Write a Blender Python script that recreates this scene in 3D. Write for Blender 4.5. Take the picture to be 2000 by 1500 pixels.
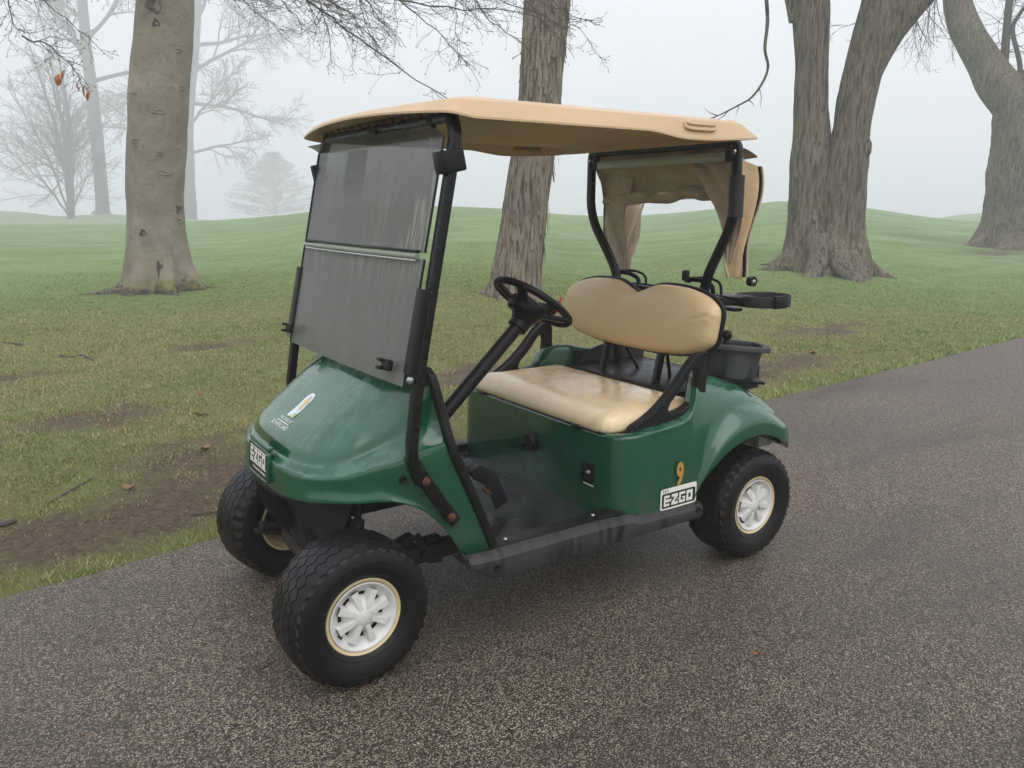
import bpy, bmesh, math, random
import numpy as np
from mathutils import Vector, Matrix, Quaternion
from mathutils.bvhtree import BVHTree
random.seed(7); RNG = np.random.default_rng(7)
for o in list(bpy.data.objects): bpy.data.objects.remove(o)
S = bpy.context.scene
COL = S.collection
rad = math.radians

# ------------------------------------------------------------------ camera, sky, sun, exposure
CAM = Vector((2.513, 2.524, 1.400)); YAW = rad(-124.23); PITCH = rad(-12.60); ROLL = rad(0.12); FPX = 1556.0
FWD = Vector((math.cos(YAW)*math.cos(PITCH), math.sin(YAW)*math.cos(PITCH), math.sin(PITCH)))
_r = Vector((math.sin(YAW), -math.cos(YAW), 0)); _u = _r.cross(FWD)
RGT = _r*math.cos(ROLL) + _u*math.sin(ROLL); UP = -_r*math.sin(ROLL) + _u*math.cos(ROLL)
cd = bpy.data.cameras.new('camera'); cam = bpy.data.objects.new('camera', cd); COL.objects.link(cam)
cd.sensor_width = 36; cd.lens = 36*FPX/2000; cd.clip_start = 0.05; cd.clip_end = 2000
m3 = Matrix((RGT, UP, -FWD)).transposed()
cam.matrix_world = Matrix.Translation(CAM) @ m3.to_4x4()
S.camera = cam

SUN_EL, SUN_AZ = 56, 78      # degrees; overcast, so only a soft lean of the light
w = bpy.data.worlds.new('World'); S.world = w; w.use_nodes = True
nt = w.node_tree; bg = nt.nodes['Background']
sky = nt.nodes.new('ShaderNodeTexSky'); sky.sky_type = 'NISHITA'; sky.sun_disc = False
sky.sun_elevation = rad(SUN_EL); sky.sun_rotation = rad(90-SUN_AZ); sky.dust_density = 4.0; sky.air_density = 1.0
hs = nt.nodes.new('ShaderNodeHueSaturation'); hs.inputs['Saturation'].default_value = 0.25
mx = nt.nodes.new('ShaderNodeMix'); mx.data_type = 'RGBA'; mx.inputs[0].default_value = 0.85
nt.links.new(sky.outputs[0], hs.inputs['Color']); nt.links.new(hs.outputs[0], mx.inputs[6])
mx.inputs[7].default_value = (8.3, 8.55, 9.7, 1)      # even overcast cloud sheet
nt.links.new(mx.outputs[2], bg.inputs['Color']); bg.inputs['Strength'].default_value = 0.1
sd = bpy.data.lights.new('sun', 'SUN'); sd.energy = 1.2; sd.angle = rad(60); sd.color = (1, .97, .93)
so = bpy.data.objects.new('sun', sd); COL.objects.link(so)
sv = Vector((math.cos(rad(SUN_EL))*math.cos(rad(SUN_AZ)), math.cos(rad(SUN_EL))*math.sin(rad(SUN_AZ)), math.sin(rad(SUN_EL))))
so.rotation_euler = sv.to_track_quat('Z', 'Y').to_euler(); so.location = (0, 0, 40)
S.view_settings.view_transform = 'Standard'; S.view_settings.look = 'None'
S.view_settings.exposure = 0.62; S.view_settings.gamma = 1.0; S.view_settings.use_curve_mapping = False
S.render.engine = 'CYCLES'
cy = S.cycles; cy.use_denoising = True; cy.max_bounces = 10; cy.volume_bounces = 3; cy.transparent_max_bounces = 12
cy.diffuse_bounces = 3; cy.glossy_bounces = 3; cy.transmission_bounces = 4; cy.sample_clamp_indirect = 4; cy.caustics_reflective = False; cy.caustics_refractive = False

def ray_dir(px, py):            # direction of a viewing ray, photograph pixels of the 2000 x 1500 frame
    return FWD + RGT*((px-1000)/FPX) - UP*((py-750)/FPX)
def at(px, py, D):              # point on that ray at horizontal distance D
    d = ray_dir(px, py); return CAM + d*(D/math.hypot(d.x, d.y))

# ------------------------------------------------------------------ numpy noise
def _hash(ix, iy, iz, s):
    n = (ix*374761393 + iy*668265263 + iz*2147483647 + s*974634777) & 0xffffffff
    n = ((n ^ (n >> 13))*1274126177) & 0xffffffff
    return ((n ^ (n >> 16)) & 0xffff)/32767.5 - 1
def vnoise(P, s=0):
    P = np.asarray(P, float); i = np.floor(P).astype(np.int64); f = P - i; f = f*f*(3-2*f)
    r = 0
    for dx in (0, 1):
        for dy in (0, 1):
            for dz in (0, 1):
                wgt = (f[..., 0] if dx else 1-f[..., 0])*(f[..., 1] if dy else 1-f[..., 1])*(f[..., 2] if dz else 1-f[..., 2])
                r = r + wgt*_hash(i[..., 0]+dx, i[..., 1]+dy, i[..., 2]+dz, s)
    return r
def fbm(P, oct=4, s=0):
    P = np.asarray(P, float); a = 1; t = 0; n = 0
    for k in range(oct):
        t = t + a*vnoise(P*2**k + 17.3*k, s+k); n += a; a *= .5
    return t/n
def fbm2(x, y, sc, oct=4, s=0):
    return fbm(np.stack([np.asarray(x)*sc, np.asarray(y)*sc, np.zeros_like(np.asarray(x, float))], -1), oct, s)
def sstep(t): t = np.clip(t, 0, 1); return t*t*(3-2*t)

# ------------------------------------------------------------------ mesh helpers
def mesh_from(name, V, F):
    me = bpy.data.meshes.new(name)
    me.from_pydata([tuple(map(float, v)) for v in V], [], F); me.update(); return me
def link(name, me, mat=None, parent=None, smooth=True, sharp=None):
    if mat is not None and not me.materials: me.materials.append(mat)
    if smooth:
        me.polygons.foreach_set('use_smooth', [True]*len(me.polygons))
        if sharp: me.set_sharp_from_angle(angle=rad(sharp))
    o = bpy.data.objects.new(name, me); COL.objects.link(o)
    if parent is not None: o.parent = parent
    return o
def obj(name, VF, mat, parent=None, smooth=True, sharp=40):
    return link(name, mesh_from(name, *VF), mat, parent, smooth, sharp)
def thing(name, label, cat, loc=(0, 0, 0), group=None):
    o = bpy.data.objects.new(name, None); COL.objects.link(o); o.location = loc; o.empty_display_size = .1
    return tag(o, label, cat, group)
def tag(o, label, cat=None, group=None, kind=None):
    o['label'] = label
    if cat: o['category'] = cat
    if group: o['group'] = group
    if kind: o['kind'] = kind
    return o
def join(*parts):
    V, F = [], []
    for v, f in parts:
        k = len(V); V += [tuple(p) for p in v]; F += [tuple(i+k for i in q) for q in f]
    return V, F
def xf(VF, M):
    return [tuple(M @ Vector(v)) for v in VF[0]], VF[1]
def mirror_y(VF):
    return [(v[0], -v[1], v[2]) for v in VF[0]], [tuple(reversed(f)) for f in VF[1]]
def grid(P, cu=False, cv=False, flip=False):     # P: (m, n, 3)
    P = np.asarray(P, float); m, n = P.shape[:2]; V = P.reshape(-1, 3); F = []
    for i in range(m if cu else m-1):
        for j in range(n if cv else n-1):
            a, b = i*n+j, i*n+(j+1) % n; c, d = ((i+1) % m)*n+(j+1) % n, ((i+1) % m)*n+j
            F.append((a, d, c, b) if flip else (a, b, c, d))
    return [tuple(v) for v in V], F
def box(c, s, bev=0, seg=2, rot=None):
    bm = bmesh.new(); bmesh.ops.create_cube(bm, size=1)
    bmesh.ops.scale(bm, vec=s, verts=bm.verts)
    if bev: bmesh.ops.bevel(bm, geom=bm.edges[:], offset=min(bev, min(s)*.49), segments=seg, affect='EDGES', profile=.5)
    M = Matrix.Translation(c) @ (rot.to_4x4() if rot is not None else Matrix())
    V = [tuple(M @ v.co) for v in bm.verts]; bm.verts.index_update()
    F = [tuple(v.index for v in f.verts) for f in bm.faces]; bm.free(); return V, F
def crom(pts, n):               # Catmull-Rom through pts, n samples
    P = np.asarray(pts, float); k = len(P)
    Q = np.vstack([2*P[0]-P[1], P, 2*P[-1]-P[-2]]); t = np.linspace(0, k-1-1e-9, n); i = t.astype(int); f = (t-i)[:, None]
    a, b, c, d = Q[i], Q[i+1], Q[i+2], Q[i+3]
    return .5*(2*b + (c-a)*f + (2*a-5*b+4*c-d)*f**2 + (3*b-a-3*c+d)*f**3)
def arclen(P, n):
    P = np.asarray(P, float); s = np.r_[0, np.cumsum(np.linalg.norm(np.diff(P, axis=0), axis=1))]
    t = np.linspace(0, s[-1], n); return np.stack([np.interp(t, s, P[:, k]) for k in range(P.shape[1])], 1)
def rround(pts, r, n=5):        # round the corners of an open 3D polyline
    P = [Vector(p) for p in pts]; out = [P[0]]
    for a, b, c in zip(P, P[1:], P[2:]):
        d1 = (a-b); d2 = (c-b); q = min(r, d1.length*.45, d2.length*.45)
        s, e = b + d1.normalized()*q, b + d2.normalized()*q
        for i in range(n+1):
            t = i/n; out.append(s*(1-t)**2 + b*2*t*(1-t) + e*t*t)
    out.append(P[-1]); return out
def prof_circle(r, n=10): return [(r*math.cos(2*math.pi*i/n), r*math.sin(2*math.pi*i/n)) for i in range(n)]
def prof_rect(w, h, r=.004, k=3):
    out = []
    for cx, cy_, a0 in ((w/2-r, h/2-r, 0), (-w/2+r, h/2-r, 90), (-w/2+r, -h/2+r, 180), (w/2-r, -h/2+r, 270)):
        for i in range(k): a = rad(a0+90*i/(k-1)); out.append((cx+r*math.cos(a), cy_+r*math.sin(a)))
    return out
def sweep(path, prof, scale=None, up=(0, 1, 0), cap=True, closed=False):
    P = [Vector(p) for p in path]; n = len(P); V, F = [], []; m = len(prof)
    T = []
    for i in range(n):
        a = P[(i-1) % n] if (i > 0 or closed) else P[i]; b = P[(i+1) % n] if (i < n-1 or closed) else P[i]
        T.append((b-a).normalized())
    N = Vector(up) - T[0]*T[0].dot(Vector(up))
    if N.length < 1e-3: N = T[0].orthogonal()
    N.normalize()
    for i in range(n):
        if i: N = (T[i-1].rotation_difference(T[i]) @ N); N = (N - T[i]*N.dot(T[i])).normalized()
        B = T[i].cross(N); s = 1 if scale is None else scale[i]
        for x, y in prof: V.append(tuple(P[i] + N*(x*s) + B*(y*s)))
    for i in range(n if closed else n-1):
        for j in range(m):
            i2 = (i+1) % n; F.append((i*m+j, i*m+(j+1) % m, i2*m+(j+1) % m, i2*m+j))
    if cap and not closed: F += [tuple(reversed(range(m))), tuple((n-1)*m+j for j in range(m))]
    return V, F
def tube(path, r, n=10, **k): return sweep(path, prof_circle(r, n), **k)
def lathe(prof, n=48, axis='Y'):     # prof: (w along axis, r)
    V, F = [], []
    for i in range(n):
        a = 2*math.pi*i/n
        for w_, r in prof:
            V.append({'Y': (r*math.sin(a), w_, r*math.cos(a)), 'Z': (r*math.cos(a), r*math.sin(a), w_), 'X': (w_, r*math.cos(a), r*math.sin(a))}[axis])
    k = len(prof)
    for i in range(n):
        for j in range(k-1): F.append((i*k+j, i*k+j+1, ((i+1) % n)*k+j+1, ((i+1) % n)*k+j))
    return V, F
def poly_prism(pts, holes, M, th, bev=0):   # 2D outline with holes, extruded along local z, placed by matrix M
    cu = bpy.data.curves.new('tmp', 'CURVE'); cu.dimensions = '2D'; cu.fill_mode = 'BOTH'
    for lp in [pts]+list(holes):
        sp = cu.splines.new('POLY'); sp.points.add(len(lp)-1); sp.use_cyclic_u = True
        for q, p in zip(sp.points, lp): q.co = (p[0], p[1], 0, 1)
    cu.extrude = th/2; cu.bevel_depth = bev; cu.bevel_resolution = 2; cu.offset = -bev
    o = bpy.data.objects.new('tmp', cu); COL.objects.link(o)
    dg = bpy.context.evaluated_depsgraph_get(); me = o.evaluated_get(dg).to_mesh()
    V = [tuple(M @ v.co) for v in me.vertices]; F = [tuple(p.vertices) for p in me.polygons]
    o.evaluated_get(dg).to_mesh_clear(); bpy.data.objects.remove(o); bpy.data.curves.remove(cu); return V, F
def text_mesh(s, size, th=0.0004, cx=True, bold=0):
    cu = bpy.data.curves.new('tmp', 'FONT'); cu.body = s; cu.size = size; cu.extrude = th; cu.offset = bold; cu.align_x = 'CENTER' if cx else 'LEFT'; cu.resolution_u = 3
    o = bpy.data.objects.new('tmp', cu); COL.objects.link(o)
    dg = bpy.context.evaluated_depsgraph_get(); me = o.evaluated_get(dg).to_mesh()
    V = [tuple(v.co) for v in me.vertices]; F = [tuple(p.vertices) for p in me.polygons]
    o.evaluated_get(dg).to_mesh_clear(); bpy.data.objects.remove(o); bpy.data.curves.remove(cu); return V, F
def frame(origin, xdir, ydir):
    x = Vector(xdir).normalized(); y = Vector(ydir); y = (y - x*y.dot(x)).normalized(); z = x.cross(y)
    M = Matrix((x, y, z)).transposed().to_4x4(); M.translation = origin; return M

# ------------------------------------------------------------------ materials
def mat(name):
    m = bpy.data.materials.new(name); m.use_nodes = True
    n = m.node_tree; b = n.nodes['Principled BSDF']; return m, n, b
def N(nt, t, **k):
    n = nt.nodes.new('ShaderNode'+t)
    for a, v in k.items():
        if a in ('i',):
            for q, x in v.items(): n.inputs[q].default_value = x
        else: setattr(n, a, v)
    return n
def mixc(nt, fac, a, b, bt='MIX'):
    n = nt.nodes.new('ShaderNodeMix'); n.data_type = 'RGBA'; n.blend_type = bt
    for i, x in ((0, fac), (6, a), (7, b)):
        if hasattr(x, 'is_output') or isinstance(x, bpy.types.NodeSocket): nt.links.new(x, n.inputs[i])
        else: n.inputs[i].default_value = (x if i == 0 else (*x, 1) if len(x) == 3 else x)
    return n.outputs[2]
def ramp(nt, src, stops):
    n = nt.nodes.new('ShaderNodeValToRGB'); e = n.color_ramp.elements
    while len(e) < len(stops): e.new(.5)
    for q, (p, c) in zip(e, stops): q.position = p; q.color = (*c, 1) if not isinstance(c, (int, float)) else (c, c, c, 1)
    nt.links.new(src, n.inputs[0]); return n.outputs[0]
def noise(nt, scale, detail=4, rough=.55, vec=None, dist=0, kind='Object'):
    n = nt.nodes.new('ShaderNodeTexNoise'); n.inputs['Scale'].default_value = scale; n.inputs['Detail'].default_value = detail
    n.inputs['Roughness'].default_value = rough; n.inputs['Distortion'].default_value = dist
    if vec is not None: nt.links.new(vec, n.inputs['Vector'])
    return n.outputs['Fac']
def coords(nt, scale=(1, 1, 1), kind='Object'):
    tc = nt.nodes.new('ShaderNodeTexCoord'); mp = nt.nodes.new('ShaderNodeMapping'); mp.inputs['Scale'].default_value = scale
    nt.links.new(tc.outputs[kind], mp.inputs['Vector']); return mp.outputs[0]
def bump(nt, b, h, strength=.3, dist=.01, prev=None):
    n = nt.nodes.new('ShaderNodeBump'); n.inputs['Strength'].default_value = strength; n.inputs['Distance'].default_value = dist
    nt.links.new(h, n.inputs['Height'])
    if prev is not None: nt.links.new(prev, n.inputs['Normal'])
    nt.links.new(n.outputs[0], b.inputs['Normal']); return n.outputs[0]
def droplets(nt, vec, scale, thr=.25):
    v = nt.nodes.new('ShaderNodeTexVoronoi'); v.inputs['Scale'].default_value = scale; nt.links.new(vec, v.inputs['Vector'])
    return ramp(nt, v.outputs['Distance'], [(0, 1), (thr, 0)])
def simple(name, col, rough=.5, var=.25, nsc=18, spec=.5, bmp=.1, bsc=120, metal=0, drops=0, coat=0):
    m, nt, b = mat(name); vec = coords(nt)
    f = noise(nt, nsc, 5, .6, vec)
    lo = tuple(c*(1-var) for c in col); hi = tuple(min(1, c*(1+var)) for c in col)
    nt.links.new(mixc(nt, f, lo, hi), b.inputs['Base Color'])
    nt.links.new(ramp(nt, noise(nt, nsc*1.7, 4, .6, vec), [(.25, max(.03, rough-.13)), (.75, min(1, rough+.13))]), b.inputs['Roughness'])
    b.inputs['Specular IOR Level'].default_value = spec; b.inputs['Metallic'].default_value = metal; b.inputs['Coat Weight'].default_value = coat
    h = noise(nt, bsc, 3, .6, vec)
    if drops:
        d = droplets(nt, vec, drops, .3); k = noise(nt, 30, 2, .5, vec)
        mm = N(nt, 'Math', operation='MULTIPLY'); nt.links.new(d, mm.inputs[0]); nt.links.new(ramp(nt, k, [(.45, 0), (.6, 1)]), mm.inputs[1])
        p = bump(nt, b, mm.outputs[0], .5, .002); bump(nt, b, h, bmp, .002, p)
    elif bmp: bump(nt, b, h, bmp, .003)
    return m

def green_paint():
    m, nt, b = mat('green_paint'); vec = coords(nt)
    n1 = noise(nt, 7, 7, .62, vec, .6); st = noise(nt, 1, 6, .65, coords(nt, (11, 34, 11)))
    mm = N(nt, 'Math', operation='MULTIPLY'); nt.links.new(n1, mm.inputs[0]); nt.links.new(st, mm.inputs[1])
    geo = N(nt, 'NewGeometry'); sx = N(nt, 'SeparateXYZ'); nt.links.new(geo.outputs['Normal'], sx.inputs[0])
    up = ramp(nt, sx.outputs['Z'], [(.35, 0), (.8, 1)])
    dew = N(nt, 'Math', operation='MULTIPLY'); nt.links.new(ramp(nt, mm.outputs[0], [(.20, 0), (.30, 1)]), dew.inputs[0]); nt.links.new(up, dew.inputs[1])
    base = mixc(nt, noise(nt, 3, 4, .6, vec), (.0035, .060, .028), (.007, .090, .043))
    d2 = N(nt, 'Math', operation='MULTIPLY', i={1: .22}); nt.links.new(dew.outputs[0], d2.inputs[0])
    tc = N(nt, 'TexCoord'); sz = N(nt, 'SeparateXYZ'); nt.links.new(tc.outputs['Object'], sz.inputs[0])
    dirt = N(nt, 'Math', operation='MULTIPLY'); nt.links.new(ramp(nt, sz.outputs['Z'], [(.30, .55), (.46, 0)]), dirt.inputs[0]); nt.links.new(ramp(nt, noise(nt, 16, 6, .7, vec, .5), [(.42, 0), (.62, 1)]), dirt.inputs[1])
    base = mixc(nt, dirt.outputs[0], base, (.075, .070, .050))                                  # spray from the wheels, dried low on the panels
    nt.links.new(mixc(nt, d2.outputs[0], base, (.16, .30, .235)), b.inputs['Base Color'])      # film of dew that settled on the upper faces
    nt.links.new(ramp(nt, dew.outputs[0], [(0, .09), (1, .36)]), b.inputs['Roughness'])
    b.inputs['Specular IOR Level'].default_value = .5; b.inputs['Coat Weight'].default_value = .5; b.inputs['Coat Roughness'].default_value = .05
    dr = droplets(nt, vec, 260, .22); k = ramp(nt, noise(nt, 14, 3, .5, vec), [(.5, 0), (.62, 1)])
    md = N(nt, 'Math', operation='MULTIPLY'); nt.links.new(dr, md.inputs[0]); nt.links.new(k, md.inputs[1])
    p = bump(nt, b, md.outputs[0], .5, .0015); bump(nt, b, mm.outputs[0], .12, .006, p)
    return m
M = {}
M['green'] = green_paint()
M['black_metal'] = simple('black_wet_metal', (.007, .007, .0075), .28, .2, 6, .25, .03, 300)
M['black_plastic'] = simple('black_plastic', (.008, .008, .0085), .42, .3, 14, .22, .10, 300)
M['grey_plastic'] = simple('grey_black_plastic', (.026, .026, .028), .55, .4, 12, .35, .15, 260)
def sill_mat():
    m, nt, b = mat('streaked_black_sill'); drip = noise(nt, 1, 4, .6, coords(nt, (46, 2, 5)), .4); film = noise(nt, 5, 5, .65, coords(nt))
    f = N(nt, 'Math', operation='MULTIPLY'); nt.links.new(ramp(nt, drip, [(.44, 0), (.56, 1)]), f.inputs[0]); nt.links.new(ramp(nt, film, [(.42, .35), (.6, 1)]), f.inputs[1])
    nt.links.new(mixc(nt, f.outputs[0], (.045, .043, .044), (.009, .009, .0095)), b.inputs['Base Color'])       # dried road film with drips of water through it
    nt.links.new(ramp(nt, f.outputs[0], [(0, .65), (1, .3)]), b.inputs['Roughness']); b.inputs['Specular IOR Level'].default_value = .35
    bump(nt, b, noise(nt, 200, 3, .6, coords(nt)), .1, .002); return m
M['rocker'] = sill_mat()
M['rubber'] = simple('tyre_rubber', (.0075, .0075, .008), .42, .6, 9, .26, .12, 160)
M['cream'] = simple('cream_enamel', (.66, .53, .30), .4, .14, 16, .5, .03, 100)
M['silver'] = simple('silver_hubcap_plastic', (.70, .69, .665), .36, .18, 10, .5, .03, 120)
M['tan_roof'] = simple('tan_roof_plastic', (.62, .435, .262), .42, .10, 5, .35, .10, 300)
M['vinyl'] = None
M['alu'] = simple('dull_aluminium', (.36, .38, .33), .4, .1, 30, .5, .03, 100, .35)
M['bucket'] = simple('weathered_grey_bucket', (.060, .062, .066), .6, .35, 7, .3, .15, 200)
M['rust'] = simple('rusty_bolt', (.115, .048, .026), .8, .5, 80, .3, .4, 300)
M['steel'] = simple('bright_bolt_steel', (.5, .5, .5), .3, .1, 30, .5, 0, 100, .9)
M['dirty_steel'] = simple('muddy_chassis_steel', (.022, .018, .015), .7, .5, 20, .35, .4, 130)
M['white_print'] = simple('white_letter_print', (.78, .77, .70), .4, .04, 20, .4, 0)
M['cream_print'] = simple('cream_label', (.86, .84, .75), .4, .05, 20, .4, 0)
M['black_print'] = simple('black_label', (.012, .012, .012), .35, .2, 20, .4, 0)
M['gold_print'] = simple('gold_number_print', (.50, .27, .055), .4, .1, 20, .4, 0)
M['logo_sky'] = simple('logo_pale_sky', (.66, .74, .80), .4, .08, 60, .4, 0)
M['logo_gold'] = simple('logo_gold_leaf', (.62, .45, .17), .4, .12, 60, .4, 0)
M['logo_green'] = simple('logo_grass', (.36, .55, .22), .4, .12, 60, .4, 0)
M['red'] = simple('red_cap', (.5, .05, .02), .4, .1)
def vinyl(name, a, b_, wet):
    m, nt, b = mat(name); vec = coords(nt)
    nt.links.new(mixc(nt, noise(nt, 5, 5, .6, vec), a, b_), b.inputs['Base Color'])
    nt.links.new(ramp(nt, noise(nt, 6, 6, .6, vec), [(.35, .12 if wet else .3), (.62, .42 if wet else .5)]), b.inputs['Roughness'])
    b.inputs['Specular IOR Level'].default_value = .5; b.inputs['Coat Weight'].default_value = .3 if wet else .1; b.inputs['Coat Roughness'].default_value = .2
    p = bump(nt, b, noise(nt, 380, 2, .5, vec), .06, .002); bump(nt, b, noise(nt, 9, 3, .5, coords(nt, (1, 2.2, 1)), .4), .10, .008, p); return m
M['vinyl'] = vinyl('wet_tan_vinyl', (.76, .565, .330), (.83, .645, .405), True)
M['vinyl_back'] = vinyl('tan_vinyl', (.64, .455, .24), (.73, .54, .31), False)
def canvas(name, a, b_):
    m, nt, b = mat(name); vec = coords(nt)
    c = mixc(nt, ramp(nt, noise(nt, 5, 6, .65, vec, .5), [(.38, 0), (.62, 1)]), a, b_)
    nt.links.new(c, b.inputs['Base Color']); b.inputs['Roughness'].default_value = .85; b.inputs['Specular IOR Level'].default_value = .2
    p = bump(nt, b, noise(nt, 900, 1, .5, vec), .2, .001); bump(nt, b, noise(nt, 14, 4, .6, vec, 1.0), .35, .02, p); return m
M['canvas'] = canvas('tan_canvas', (.48, .385, .285), (.60, .495, .38))
M['canvas_edge'] = canvas('pale_canvas_hem', (.56, .40, .23), (.64, .47, .29))
def mat_floor():
    m, nt, b = mat('studded_rubber_mat'); vec = coords(nt)
    v = N(nt, 'TexVoronoi', i={'Scale': 62, 'Randomness': 0.0}); nt.links.new(vec, v.inputs['Vector'])
    b.inputs['Base Color'].default_value = (.012, .012, .013, 1); 
    nt.links.new(ramp(nt, noise(nt, 8, 5, .6, vec), [(.3, .16), (.7, .36)]), b.inputs['Roughness'])
    bump(nt, b, ramp(nt, v.outputs['Distance'], [(.16, 1), (.34, 0)]), 1.0, .008); return m
M['floor'] = mat_floor()
def fogged(name, film, clear, zclear, runs, thr, gate):
    m, nt, b = mat(name); nt.nodes.remove(b); out = nt.nodes['Material Output']; vec = coords(nt)
    fine = noise(nt, 210, 3, .6, vec); blot = noise(nt, 1, 4, .6, coords(nt, (9, 26, 7)), .4)
    streak = noise(nt, 1, 4, .55, coords(nt, (2, 62, 5.5)), .25); region = noise(nt, 1, 3, .5, coords(nt, (3, 5.5, 4)), .5)
    run = N(nt, 'Math', operation='MULTIPLY'); nt.links.new(ramp(nt, streak, [(.47, 0), (.58, 1)]), run.inputs[0]); nt.links.new(ramp(nt, region, [(thr, 0), (thr+.10, runs)]), run.inputs[1])   # runs of water
    tc0 = N(nt, 'TexCoord'); s0 = N(nt, 'SeparateXYZ'); nt.links.new(tc0.outputs['Object'], s0.inputs[0])      # where the water gathers: under the hinge, or towards the driver's side
    gt = N(nt, 'MapRange', i={1: gate[1], 2: gate[2], 3: gate[3], 4: 1.0}); nt.links.new(s0.outputs[gate[0]], gt.inputs[0])
    rg = N(nt, 'Math', operation='MULTIPLY'); nt.links.new(run.outputs[0], rg.inputs[0]); nt.links.new(gt.outputs[0], rg.inputs[1]); run = rg
    base = mixc(nt, fine, (.140, .138, .127), (.185, .182, .168)); base = mixc(nt, ramp(nt, blot, [(.3, .3), (.7, 0)]), base, (.11, .108, .10))
    col = mixc(nt, run.outputs[0], base, (.30, .295, .275))
    bead = N(nt, 'Math', operation='MULTIPLY'); nt.links.new(droplets(nt, vec, 95, .17), bead.inputs[0]); nt.links.new(ramp(nt, noise(nt, 11, 3, .5, vec), [(.5, 0), (.62, .8)]), bead.inputs[1]); col = mixc(nt, bead.outputs[0], col, (.42, .42, .40))
    df = N(nt, 'BsdfDiffuse'); nt.links.new(col, df.inputs['Color']); tl = N(nt, 'BsdfTranslucent'); nt.links.new(col, tl.inputs['Color'])
    a1 = N(nt, 'AddShader'); nt.links.new(df.outputs[0], a1.inputs[0]); nt.links.new(tl.outputs[0], a1.inputs[1])
    tr = N(nt, 'BsdfTransparent', i={'Color': (.60, .60, .59, 1)})
    tc = N(nt, 'TexCoord'); sx = N(nt, 'SeparateXYZ'); nt.links.new(tc.outputs['Object'], sx.inputs[0])
    zr = N(nt, 'MapRange', i={1: zclear-.17, 2: zclear+.09, 3: film, 4: clear}); nt.links.new(sx.outputs['Z'], zr.inputs[0])
    f2 = N(nt, 'Math', operation='MULTIPLY', use_clamp=True); nt.links.new(zr.outputs[0], f2.inputs[0]); nt.links.new(ramp(nt, fine, [(.3, .95), (.7, 1)]), f2.inputs[1])
    ms = N(nt, 'MixShader'); nt.links.new(f2.outputs[0], ms.inputs[0]); nt.links.new(tr.outputs[0], ms.inputs[1]); nt.links.new(a1.outputs[0], ms.inputs[2])
    gl = N(nt, 'BsdfGlossy', i={'Roughness': .14, 'Color': (.9, .9, .9, 1)}); fr = N(nt, 'Fresnel', i={'IOR': 1.45}); fm = N(nt, 'Math', operation='MULTIPLY', i={1: .5}); nt.links.new(fr.outputs[0], fm.inputs[0])
    ms2 = N(nt, 'MixShader'); nt.links.new(fm.outputs[0], ms2.inputs[0]); nt.links.new(ms.outputs[0], ms2.inputs[1]); nt.links.new(gl.outputs[0], ms2.inputs[2])
    bp = N(nt, 'Bump', i={'Strength': .3, 'Distance': .002}); nt.links.new(droplets(nt, vec, 170, .3), bp.inputs['Height']); nt.links.new(bp.outputs[0], gl.inputs['Normal']); nt.links.new(bp.outputs[0], df.inputs['Normal'])
    nt.links.new(ms2.outputs[0], out.inputs['Surface']); return m
M['glass_low'] = fogged('fogged_wet_acrylic', .91, .91, 1.3, .55, .42, ('Z', 1.16, 1.25, .12))
M['glass_top'] = fogged('part_fogged_acrylic', .86, .30, 1.49, .95, .44, ('Y', .05, .40, .04))
def clear_vinyl():
    m, nt, b = mat('clear_vinyl_window'); b.inputs['Base Color'].default_value = (.75, .76, .76, 1); b.inputs['Roughness'].default_value = .3; b.inputs['Alpha'].default_value = .6; return m
M['clear_vinyl'] = clear_vinyl()
# ------------------------------------------------------------------ terrain
CX, CY = CAM.x, CAM.y
def edge_y(x): return -0.972 + .0786*np.asarray(x, float)          # grass edge of the path
PATH_W = 4.6
_ridge1 = [(-400, 438), (0, 438), (250, 437), (400, 431), (480, 427), (600, 414), (700, 405), (880, 402), (1000, 408), (1100, 419), (1220, 424), (1350, 413), (1450, 401), (1540, 391), (1600, 393), (1700, 407), (1800, 422), (1880, 432), (2000, 440), (2400, 440)]
_ridge2 = [(-400, 409), (0, 411), (60, 414), (115, 425), (170, 418), (250, 419), (330, 425), (450, 433), (1000, 430), (1800, 432), (1850, 422), (1900, 415), (2000, 412), (2400, 412)]
_dist1 = [(-400, 54), (0, 54), (500, 54), (800, 48), (1000, 48), (1300, 60), (1540, 68), (1800, 60), (2400, 60)]
def _az(px, py): d = ray_dir(px, py); return math.atan2(d.y, d.x), d.z/math.hypot(d.x, d.y)
_pxs = np.arange(-400, 2401, 20)
_A = []; _Z1 = []; _D1 = []; _Z2 = []; D2 = 140.0
for _p in _pxs:
    y1 = np.interp(_p, *zip(*_ridge1)); y2 = np.interp(_p, *zip(*_ridge2)); d1 = np.interp(_p, *zip(*_dist1))
    a, t1 = _az(_p, y1); _, t2 = _az(_p, y2)
    _A.append(a); _Z1.append(1.4+t1*d1); _D1.append(d1); _Z2.append(1.4+t2*D2)
_A = np.unwrap(np.array(_A)); _o = np.argsort(_A); _A = _A[_o]
def _sm(v): v = np.array(v)[_o]; k = np.array([1, 2, 3, 2, 1])/9; return np.convolve(np.pad(v, 2, 'edge'), k, 'valid')
_Z1, _D1, _Z2 = _sm(_Z1), _sm(_D1), _sm(_Z2)
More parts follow.
